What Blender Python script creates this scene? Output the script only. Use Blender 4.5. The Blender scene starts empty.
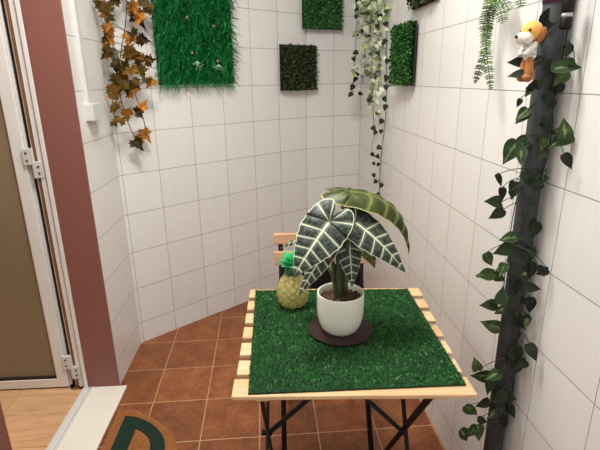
import bpy, math, random
from mathutils import Vector, Matrix
random.seed(11)
PI = math.pi
C = bpy.context.scene.collection
SC = bpy.context.scene

# ------------------------------------------------------------------ mesh helper
class MB:
    def __init__(s):
        s.v = []; s.f = []; s.uv = []; s.mi = []; s.has_uv = False
    def face(s, idx, uv=None, mi=0):
        s.f.append(tuple(idx)); s.uv.append(uv); s.mi.append(mi)
        if uv: s.has_uv = True
    def poly(s, pts, uv=None, mi=0):
        b = len(s.v); s.v += [tuple(p) for p in pts]
        s.face(range(b, b + len(pts)), uv, mi)
    def box(s, x0, y0, z0, x1, y1, z1, M=None, mi=0):
        b = len(s.v)
        for z in (z0, z1):
            for x, y in ((x0, y0), (x1, y0), (x1, y1), (x0, y1)):
                p = Vector((x, y, z)); s.v.append(tuple(M @ p if M else p))
        for q in ((3, 2, 1, 0), (4, 5, 6, 7), (0, 1, 5, 4), (1, 2, 6, 5), (2, 3, 7, 6), (3, 0, 4, 7)):
            s.face([b + i for i in q], None, mi)
        return s
    def tube(s, pts, r, n=10, mi=0, cap=True):
        pts = [Vector(p) for p in pts]; rs = r if isinstance(r, (list, tuple)) else [r] * len(pts)
        b = len(s.v); prev = None
        for i, p in enumerate(pts):
            t = (pts[min(i + 1, len(pts) - 1)] - pts[max(i - 1, 0)]).normalized()
            if prev is None:
                prev = t.orthogonal().normalized()
            nrm = prev - t * prev.dot(t)
            nrm = nrm.normalized() if nrm.length > 1e-6 else t.orthogonal().normalized()
            prev = nrm; bn = t.cross(nrm)
            for k in range(n):
                a = 2 * PI * k / n
                s.v.append(tuple(p + (nrm * math.cos(a) + bn * math.sin(a)) * rs[i]))
        for i in range(len(pts) - 1):
            for k in range(n):
                k2 = (k + 1) % n
                s.face((b + i * n + k, b + i * n + k2, b + (i + 1) * n + k2, b + (i + 1) * n + k), None, mi)
        if cap:
            s.face([b + k for k in range(n)][::-1], None, mi)
            s.face([b + (len(pts) - 1) * n + k for k in range(n)], None, mi)
        return s
    def bar(s, p, q, w, t, side=(0, 0, 1), mi=0):          # flat bar between two points
        p, q = Vector(p), Vector(q); a = (q - p).normalized()
        n = Vector(side); n = (n - a * n.dot(a)).normalized(); m = a.cross(n)
        b = len(s.v)
        for o in (p, q):
            for i, j in ((-1, -1), (1, -1), (1, 1), (-1, 1)):
                s.v.append(tuple(o + n * (w / 2 * i) + m * (t / 2 * j)))
        for f in ((3, 2, 1, 0), (4, 5, 6, 7), (0, 1, 5, 4), (1, 2, 6, 5), (2, 3, 7, 6), (3, 0, 4, 7)):
            s.face([b + i for i in f], None, mi)
        return s
    def lathe(s, prof, c=(0, 0, 0), n=40, mi=0, fn=None):
        b = len(s.v)
        for j, (r, z) in enumerate(prof):
            for k in range(n):
                a = 2 * PI * k / n; rr = r + (fn(a, z, r) if fn else 0)
                s.v.append((c[0] + rr * math.cos(a), c[1] + rr * math.sin(a), c[2] + z))
        for j in range(len(prof) - 1):
            for k in range(n):
                k2 = (k + 1) % n
                s.face((b + j * n + k, b + j * n + k2, b + (j + 1) * n + k2, b + (j + 1) * n + k), None, mi)
        if prof[0][0] > 1e-5: s.face([b + k for k in range(n)][::-1], None, mi)
        if prof[-1][0] > 1e-5: s.face([b + (len(prof) - 1) * n + k for k in range(n)], None, mi)
        return s
    def ball(s, c, r, M=None, nu=20, nv=12, mi=0):
        b = len(s.v); r = r if isinstance(r, (tuple, list)) else (r, r, r)
        def P(x, y, z):
            p = Vector((x * r[0], y * r[1], z * r[2]))
            if M: p = M @ p
            return tuple(p + Vector(c))
        s.v.append(P(0, 0, -1))
        for j in range(1, nv):
            t = PI * j / nv - PI / 2
            for k in range(nu):
                a = 2 * PI * k / nu
                s.v.append(P(math.cos(t) * math.cos(a), math.cos(t) * math.sin(a), math.sin(t)))
        s.v.append(P(0, 0, 1)); top = len(s.v) - 1
        for k in range(nu):
            k2 = (k + 1) % nu
            s.face((b, b + 1 + k2, b + 1 + k), None, mi)
            s.face((top, top - nu + k, top - nu + k2), None, mi)
            for j in range(nv - 2):
                o = b + 1 + j * nu
                s.face((o + k, o + k2, o + nu + k2, o + nu + k), None, mi)
        return s
    def build(s, name, mats, parent=None, smooth=False, bevel=0, loc=None):
        me = bpy.data.meshes.new(name); me.from_pydata(s.v, [], s.f)
        if not isinstance(mats, (list, tuple)): mats = [mats]
        for m in mats: me.materials.append(m)
        me.polygons.foreach_set('material_index', s.mi)
        if s.has_uv:
            l = me.uv_layers.new(name='UVMap'); k = 0; data = []
            for f, uv in zip(s.f, s.uv):
                for i in range(len(f)): data += list(uv[i] if uv else (0, 0))
            l.data.foreach_set('uv', data)
        if smooth: me.polygons.foreach_set('use_smooth', [True] * len(me.polygons))
        me.update()
        o = bpy.data.objects.new(name, me); C.objects.link(o)
        if loc is not None:                                   # move the origin there, geometry stays
            me.transform(Matrix.Translation(-Vector(loc))); o.location = loc
        if parent is not None:
            o.parent = parent
            o.matrix_parent_inverse = parent.matrix_basis.inverted()
        if bevel:
            b = o.modifiers.new('bevel', 'BEVEL'); b.width = bevel; b.segments = 2; b.limit_method = 'ANGLE'
        return o

def thing(name, label, cat, loc, group=None):
    o = bpy.data.objects.new(name, None); C.objects.link(o); o.location = loc
    o.empty_display_size = .05
    return tag(o, label, cat, group)
def tag(o, label, cat, group=None):
    o['label'] = label; o['category'] = cat
    if group: o['group'] = group
    return o
def struct(o, label=None):
    o['kind'] = 'structure'
    if label: o['label'] = label
    return o

# ------------------------------------------------------------------ materials
def srgb(r, g, b):
    return tuple(((c / 255) / 12.92 if c <= 10 else ((c / 255 + .055) / 1.055) ** 2.4) for c in (r, g, b)) + (1,)
class NT:
    def __init__(s, name):
        s.m = bpy.data.materials.new(name); s.m.use_nodes = True
        s.t = s.m.node_tree; s.b = s.t.nodes['Principled BSDF']
    def n(s, kind, **k):
        nd = s.t.nodes.new(kind)
        for a, v in k.items(): setattr(nd, a, v)
        return nd
    def l(s, a, b): s.t.links.new(a, b)
    def math(s, op, a, b=None, c=None):
        nd = s.n('ShaderNodeMath', operation=op)
        for i, v in enumerate((a, b, c)):
            if v is None: continue
            if isinstance(v, (int, float)): nd.inputs[i].default_value = v
            else: s.l(v, nd.inputs[i])
        return nd.outputs[0]
    def ramp(s, fac, stops):
        r = s.n('ShaderNodeValToRGB'); e = r.color_ramp.elements
        while len(e) < len(stops): e.new(.5)
        for i, (p, c) in enumerate(stops): e[i].position = p; e[i].color = c
        s.l(fac, r.inputs[0]); return r.outputs[0]
    def mix(s, fac, a, b, blend='MIX'):
        x = s.n('ShaderNodeMix', data_type='RGBA', blend_type=blend)
        for i, v in ((0, fac), (6, a), (7, b)):
            if isinstance(v, (int, float)): x.inputs[i].default_value = v
            elif isinstance(v, tuple): x.inputs[i].default_value = v
            else: s.l(v, x.inputs[i])
        return x.outputs[2]
    def coord(s, which='Object', scale=(1, 1, 1), rot=(0, 0, 0), loc=(0, 0, 0)):
        t = s.n('ShaderNodeTexCoord'); mp = s.n('ShaderNodeMapping')
        mp.inputs['Scale'].default_value = scale; mp.inputs['Rotation'].default_value = rot; mp.inputs['Location'].default_value = loc
        s.l(t.outputs[which], mp.inputs[0]); return mp.outputs[0]
    def noise(s, vec, scale, detail=3, rough=.5):
        x = s.n('ShaderNodeTexNoise'); x.inputs['Scale'].default_value = scale; x.inputs['Detail'].default_value = detail
        x.inputs['Roughness'].default_value = rough
        s.l(vec, x.inputs['Vector']); return x.outputs[0]
    def bump(s, h, strength=.2, dist=.01, prev=None):
        b = s.n('ShaderNodeBump'); b.inputs['Strength'].default_value = strength; b.inputs['Distance'].default_value = dist
        s.l(h, b.inputs['Height'])
        if prev is not None: s.l(prev, b.inputs['Normal'])
        return b.outputs[0]
    def set(s, **k):
        for a, v in k.items():
            i = s.b.inputs[a.replace('_', ' ')]
            if isinstance(v, (int, float, tuple)): i.default_value = v
            else: s.l(v, i)
        return s.m
def plain(name, col, rough=.5, var=.12, scale=30, bump=0, metal=0, spec=.5, **k):
    t = NT(name); v = t.coord()
    nz = t.noise(v, scale)
    dk = tuple(c * (1 - var) for c in col[:3]) + (1,); lt = tuple(min(1, c * (1 + var)) for c in col[:3]) + (1,)
    t.set(Base_Color=t.ramp(nz, [(.3, dk), (.7, lt)]), Roughness=rough, Metallic=metal, Specular_IOR_Level=spec, **k)
    if bump: t.set(Normal=t.bump(nz, bump, .002))
    return t.m

def tile_wall():
    t = NT('glazed_wall_tile'); uv = t.n('ShaderNodeUVMap').outputs[0]
    br = t.n('ShaderNodeTexBrick'); br.offset = 0; br.squash = 1
    for k, v in (('Scale', 1), ('Mortar Size', .0068), ('Mortar Smooth', .25), ('Brick Width', 1), ('Row Height', 1), ('Bias', 0)):
        br.inputs[k].default_value = v
    br.inputs['Color1'].default_value = srgb(234, 232, 227); br.inputs['Color2'].default_value = srgb(230, 228, 223)
    br.inputs['Mortar'].default_value = srgb(140, 132, 125)
    t.l(uv, br.inputs['Vector'])
    mp = t.n('ShaderNodeMapping'); mp.inputs['Scale'].default_value = (7, .8, 1); t.l(uv, mp.inputs[0])
    st = t.noise(mp.outputs[0], 1.0, 4, .6)
    col = t.mix(.06, br.outputs[0], t.ramp(st, [(.35, srgb(205, 198, 192)), (.6, srgb(240, 238, 233))]), 'MIX')
    inv = t.math('SUBTRACT', 1, br.outputs[1])
    b1 = t.bump(inv, .35, .002); b2 = t.bump(st, .03, .004, b1)
    t.set(Base_Color=col, Roughness=t.math('MULTIPLY_ADD', br.outputs[1], .5, .24), Normal=b2, Specular_IOR_Level=.45)
    return t.m
def terracotta():
    t = NT('terracotta_floor_tile'); v = t.coord('Object', (1, 1, 1), (0, 0, math.radians(-1.2)), (.531, -2.012, 0))
    br = t.n('ShaderNodeTexBrick'); br.offset = 0
    for k, x in (('Scale', 1), ('Mortar Size', .0022), ('Mortar Smooth', .2), ('Brick Width', .2355), ('Row Height', .2485), ('Bias', 0)):
        br.inputs[k].default_value = x
    br.inputs['Color1'].default_value = (1, 1, 1, 1); br.inputs['Color2'].default_value = (.72, .72, .72, 1); br.inputs['Mortar'].default_value = (1, 1, 1, 1)
    t.l(v, br.inputs['Vector'])
    n1 = t.noise(v, 9, 5, .65); n2 = t.noise(v, 55, 3)
    c = t.ramp(n1, [(.3, srgb(114, 58, 28)), (.5, srgb(146, 82, 42)), (.72, srgb(176, 110, 62))])
    c = t.mix(.25, c, t.ramp(n2, [(.35, srgb(110, 56, 30)), (.65, srgb(180, 112, 66))]))
    c = t.mix(1.0, c, br.outputs[0], 'MULTIPLY')
    c = t.mix(br.outputs[1], c, srgb(196, 156, 116))
    inv = t.math('SUBTRACT', 1, br.outputs[1])
    t.set(Base_Color=c, Roughness=t.math('MULTIPLY_ADD', n1, .25, .28), Normal=t.bump(n2, .08, .003, t.bump(inv, .4, .002)))
    return t.m
def wood(name, c1, c2, scale=(3, 40, 40), rough=.5, which='Object', planks=None):
    t = NT(name); v = t.coord(which, scale)
    n = t.noise(v, 1.6, 6, .62); w = t.noise(v, 6, 3)
    c = t.ramp(n, [(.32, c1), (.62, c2)]); c = t.mix(.2, c, t.ramp(w, [(.4, c1), (.6, c2)]))
    if planks:
        br = t.n('ShaderNodeTexBrick'); br.offset = .37
        for k, x in (('Scale', 1), ('Mortar Size', .0012), ('Brick Width', planks[0]), ('Row Height', planks[1])):
            br.inputs[k].default_value = x
        br.inputs['Color1'].default_value = (1, 1, 1, 1); br.inputs['Color2'].default_value = (.86, .86, .86, 1); br.inputs['Mortar'].default_value = (.5, .4, .3, 1)
        t.l(t.coord(which), br.inputs['Vector']); c = t.mix(1.0, c, br.outputs[0], 'MULTIPLY')
    t.set(Base_Color=c, Roughness=rough, Normal=t.bump(n, .08, .002))
    return t.m
def pine_slats():
    m = wood('pale_pine_slats', srgb(214, 176, 128), srgb(238, 210, 168), (2, 30, 30), .55); t = m.node_tree; b = t.nodes['Principled BSDF']
    src = b.inputs['Base Color'].links[0].from_socket; g = t.nodes.new('ShaderNodeNewGeometry'); x = t.nodes.new('ShaderNodeMix'); x.data_type = 'RGBA'; x.blend_type = 'MULTIPLY'
    r = t.nodes.new('ShaderNodeValToRGB'); r.color_ramp.elements[0].color = (.88, .77, .68, 1); r.color_ramp.elements[1].color = (1, 1, 1, 1)
    t.links.new(g.outputs['Random Per Island'], r.inputs[0]); t.links.new(src, x.inputs[6]); t.links.new(r.outputs[0], x.inputs[7]); x.inputs[0].default_value = 1
    t.links.new(x.outputs[2], b.inputs['Base Color']); return m
def leafmat(name, stops, rough=.45, spec=.4, back=None, scale=60, trans=.0, uvgrad=None):
    """colour varies leaf by leaf (random per island) and a little within the leaf"""
    t = NT(name); g = t.n('ShaderNodeNewGeometry')
    rnd = g.outputs['Random Per Island']; v = t.coord()
    nz = t.noise(v, scale)
    f = t.math('ADD', t.math('MULTIPLY', rnd, .75), t.math('MULTIPLY', t.math('SUBTRACT', nz, .35), .8))
    c = t.ramp(f, stops)
    if uvgrad:                                                # patch along the leaf's middle
        uv = t.n('ShaderNodeSeparateXYZ'); t.l(t.n('ShaderNodeUVMap').outputs[0], uv.inputs[0])
        av = t.math('ABSOLUTE', uv.outputs[1])
        m = t.math('SUBTRACT', t.math('MULTIPLY_ADD', nz, .9, uvgrad[1]), av)
        m = t.math('MULTIPLY', m, 4); m.node.use_clamp = True
        sel = t.math('MULTIPLY', m, t.math('GREATER_THAN', rnd, uvgrad[2]))
        c = t.mix(sel, c, uvgrad[0])
    if back: c = t.mix(g.outputs['Backfacing'], c, back)
    t.set(Base_Color=c, Roughness=rough, Specular_IOR_Level=spec)
    if trans:
        t.set(Subsurface_Weight=0.0)
    return t.m

M = {}
M['tile'] = tile_wall(); M['floor'] = terracotta()
M['plaster'] = plain('white_plaster', srgb(236, 233, 228), .8, .02, 20)
M['inner'] = plain('beige_plaster', srgb(196, 176, 150), .85, .03, 10)
M['red'] = plain('brick_red_paint', srgb(138, 88, 79), .5, .05, 160, .05)
M['marble'] = plain('cream_marble', srgb(238, 234, 222), .2, .02, 5)
M['alu'] = plain('white_aluminium', srgb(232, 230, 226), .35, .02, 8)
M['alu_grey'] = plain('grey_track', srgb(170, 168, 166), .35, .04, 8)
M['gasket'] = plain('black_rubber', srgb(26, 22, 20), .6, .1)
M['brown'] = plain('brown_timber_strip', srgb(134, 90, 56), .5, .12, 20)
M['parquet'] = wood('oak_laminate', srgb(200, 152, 108), srgb(228, 186, 142), (3, 26, 26), .42, planks=(1.2, .19))
M['pine'] = wood('pale_pine', srgb(222, 186, 138), srgb(243, 217, 176), (2, 30, 30), .5)
M['slats'] = pine_slats()
M['pine2'] = wood('pinkish_pine', srgb(196, 146, 108), srgb(226, 184, 146), (2, 30, 30), .5)
M['black'] = plain('black_powder_coat', srgb(16, 15, 16), .5, .1, 30, 0, 0, .25)
M['cloth'] = plain('black_cloth', srgb(20, 19, 20), .9, .3, 200, .2)
M['pot'] = plain('ivory_ceramic', srgb(232, 230, 214), .3, .02, 12)
M['soil'] = plain('potting_soil', srgb(58, 40, 30), .95, .5, 160, .6)
M['chip'] = leafmat('bark_chips', [(.1, srgb(50, 32, 24)), (.6, srgb(96, 66, 48)), (.9, srgb(150, 120, 96))], .9)
M['felt'] = plain('dark_brown_felt', srgb(44, 23, 20), .85, .2, 200, .2)
M['pipe'] = plain('dark_grey_pipe', srgb(74, 76, 78), .6, .07, 12, 0, 0, .25)
M['purple'] = plain('purple_ribbon', srgb(96, 52, 84), .6, .1)
M['grey'] = plain('pale_grey_plastic', srgb(190, 190, 190), .4, .05)
M['white'] = plain('white_plastic', srgb(212, 212, 208), .35, .02)
M['turf_base'] = plain('green_turf_backing', srgb(14, 52, 26), .9, .2, 80)
M['turf'] = leafmat('turf_blades', [(.05, srgb(6, 56, 8)), (.45, srgb(18, 93, 20)), (.8, srgb(48, 128, 42)), (1, srgb(140, 184, 124))], .5, .4)
M['grass'] = leafmat('long_grass_blades', [(.05, srgb(4, 78, 30)), (.4, srgb(14, 112, 48)), (.75, srgb(40, 146, 74)), (1, srgb(96, 178, 110))], .4, .5)
M['box_green'] = leafmat('box_leaves', [(.1, srgb(14, 52, 20)), (.5, srgb(34, 88, 34)), (.95, srgb(84, 134, 60))], .6, .2)
M['box_mid'] = leafmat('box_leaves_mid', [(.1, srgb(20, 64, 30)), (.5, srgb(40, 98, 46)), (.95, srgb(96, 150, 84))], .6, .2)
M['box_dark'] = leafmat('dark_box_leaves', [(.1, srgb(18, 20, 14)), (.5, srgb(50, 58, 34)), (.95, srgb(104, 112, 72))], .7, .15)
M['grid_dark'] = plain('dark_plastic_grid', srgb(24, 28, 20), .6, .1)
M['maple'] = leafmat('maple_leaf_autumn', [(.05, srgb(86, 62, 16)), (.45, srgb(122, 78, 20)), (.75, srgb(178, 112, 32)), (.97, srgb(212, 150, 78))], .55, .15, scale=45)
M['maple2'] = leafmat('maple_leaf_olive', [(.05, srgb(38, 36, 10)), (.55, srgb(80, 66, 18)), (.82, srgb(146, 100, 30)), (1, srgb(204, 140, 56))], .55, .15, scale=45)
M['maple3'] = leafmat('maple_leaf_brown', [(.05, srgb(46, 38, 12)), (.55, srgb(90, 66, 20)), (.95, srgb(168, 110, 38))], .55, .15, scale=45)
M['maple4'] = leafmat('maple_leaf_grey_green', [(.05, srgb(96, 100, 74)), (.9, srgb(140, 140, 110))], .55)
M['stem_brown'] = plain('brown_stem', srgb(70, 52, 36), .7, .2)
M['stem_green'] = plain('dark_green_stem', srgb(44, 60, 36), .6, .2)
M['ivy_dark'] = leafmat('dark_ivy_leaf', [(.1, srgb(22, 28, 18)), (.9, srgb(44, 52, 32))], .6, .25)
M['ivy_mid'] = leafmat('sage_ivy_leaf', [(.1, srgb(74, 92, 58)), (.9, srgb(126, 142, 100))], .5)
M['ivy_pale'] = leafmat('pale_ivy_leaf', [(.1, srgb(160, 172, 130)), (.9, srgb(224, 230, 200))], .5)
M['ivy_lime'] = leafmat('lime_ivy_leaf', [(.1, srgb(160, 178, 110)), (.9, srgb(204, 216, 150))], .5)
M['poth'] = leafmat('pothos_leaf', [(.1, srgb(22, 38, 14)), (.55, srgb(40, 62, 24)), (.95, srgb(70, 92, 38))], .5, .3, uvgrad=(srgb(126, 142, 86), -.28, .3))
M['poth_dark'] = leafmat('dark_pothos_leaf', [(.1, srgb(20, 24, 16)), (.9, srgb(38, 46, 28))], .55, .25)
M['fern'] = leafmat('fern_leaflet', [(.1, srgb(38, 64, 16)), (.5, srgb(66, 98, 28)), (.95, srgb(114, 140, 56))], .5)
M['plush_orange'] = plain('orange_plush', srgb(240, 178, 84), .95, .12, 300, .6, Sheen_Weight=.3)
M['plush_brown'] = plain('tan_brown_plush', srgb(168, 104, 52), .95, .15, 300, .6, Sheen_Weight=.2)
M['plush_white'] = plain('white_plush', srgb(232, 226, 214), .95, .05, 300, .6, Sheen_Weight=.3)
M['crown'] = plain('green_plastic', srgb(30, 178, 100), .35, .15, 40)
M['crown2'] = plain('dark_green_plastic', srgb(16, 96, 58), .35, .1, 40)
M['coir'] = plain('coir_fibre', srgb(166, 108, 58), .95, .3, 260, .6)
M['coir_pile'] = leafmat('coir_bristles', [(.1, srgb(126, 76, 38)), (.5, srgb(168, 108, 58)), (.95, srgb(206, 146, 88))], .95)
M['dgreen'] = plain('dark_green_dye', srgb(4, 38, 25), .9, .2, 260, .5)
M['rose'] = plain('dusty_pink_petals', srgb(150, 112, 92), .7, .1)
M['sprig'] = plain('pale_sprig', srgb(190, 220, 180), .6, .1)
M['steel'] = plain('screw_steel', srgb(60, 58, 56), .4, .1, metal=.6)

def door_glass():
    t = NT('frosted_bronze_glass'); v = t.coord('Object', (1, 1, 1))
    n = t.noise(v, 2.2, 2)
    t.set(Base_Color=t.ramp(n, [(.3, srgb(168, 150, 122)), (.7, srgb(178, 160, 132))]), Roughness=.42, Transmission_Weight=.45, IOR=1.3)
    return t.m
M['glass'] = door_glass()
def pine_glass():
    t = NT('yellow_tinted_glass')
    t.set(Base_Color=srgb(250, 242, 176), Roughness=.1, Transmission_Weight=.78, IOR=1.3, Specular_IOR_Level=.7)
    return t.m
M['pglass'] = pine_glass()
def aloc(name, olive=False):
    """alocasia blade: UV u counts lateral veins, v runs -1..1 across"""
    t = NT(name); sp = t.n('ShaderNodeSeparateXYZ'); t.l(t.n('ShaderNodeUVMap').outputs[0], sp.inputs[0])
    u, v = sp.outputs[0], sp.outputs[1]; av = t.math('ABSOLUTE', v)
    fr = t.math('ABSOLUTE', t.math('SUBTRACT', t.math('FRACT', t.math('ADD', u, .5)), .5))
    def band(x, a, b):                                        # 1 below a, 0 above b
        r = t.n('ShaderNodeMapRange'); r.interpolation_type = 'SMOOTHSTEP'
        t.l(x, r.inputs[0])
        for i, val in ((1, a), (2, b), (3, 1), (4, 0)):
            if isinstance(val, (int, float)): r.inputs[i].default_value = val
            else: t.l(val, r.inputs[i])
        return r.outputs[0]
    main = t.math('GREATER_THAN', u, -.02)
    lat = band(fr, .015, .058); halo = band(fr, .03, .24)
    mid = t.math('MULTIPLY', band(av, .025, .065), main); mhalo = t.math('MULTIPLY', band(av, .06, .22), main)
    edge = band(t.math('SUBTRACT', 1, av), .014, .045)
    vein = t.math('MAXIMUM', t.math('MAXIMUM', lat, mid), edge)
    hl = t.math('MAXIMUM', halo, mhalo)
    nz = t.noise(t.coord(), 45, 4)
    n2 = t.n('ShaderNodeTexNoise'); n2.inputs['Scale'].default_value = 1; n2.inputs['Detail'].default_value = 4
    mp = t.n('ShaderNodeMapping'); mp.inputs['Scale'].default_value = (2.2, 9, 1); t.l(t.n('ShaderNodeUVMap').outputs[0], mp.inputs[0]); t.l(mp.outputs[0], n2.inputs['Vector'])
    dark = t.mix(.55, t.ramp(nz, [(.3, srgb(14, 24, 18)), (.72, srgb(44, 56, 46))]), t.ramp(n2.outputs[0], [(.4, srgb(12, 20, 16)), (.66, srgb(96, 108, 96))]))
    c = t.mix(t.math('MULTIPLY', hl, .5), dark, srgb(150, 160, 140))
    c = t.mix(vein, c, srgb(222, 226, 190))
    if olive:
        c = t.mix(t.math('MULTIPLY', hl, .35), t.ramp(nz, [(.3, srgb(38, 48, 16)), (.7, srgb(70, 80, 30))]), srgb(132, 140, 70))
        c = t.mix(t.math('MULTIPLY', t.math('MAXIMUM', edge, t.math('MULTIPLY', vein, .3)), .8), c, srgb(186, 190, 120))
    g = t.n('ShaderNodeNewGeometry')
    back = t.mix(t.math('MULTIPLY', vein, .55), t.ramp(nz, [(.3, srgb(84, 92, 38)), (.7, srgb(112, 118, 58))]), srgb(176, 178, 112))
    c = t.mix(g.outputs['Backfacing'], c, back)
    t.set(Base_Color=c, Roughness=.42, Specular_IOR_Level=.3, Normal=t.bump(t.math('SUBTRACT', 1, lat), .25, .004))
    return t.m
M['aloc'] = aloc('alocasia_leaf'); M['aloc_olive'] = aloc('olive_alocasia_leaf', True)
M['petiole'] = plain('green_leaf_stalk', srgb(58, 66, 40), .45, .2)
M['petiole_pale'] = plain('pale_leaf_stalk', srgb(150, 168, 112), .45, .15)
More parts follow.
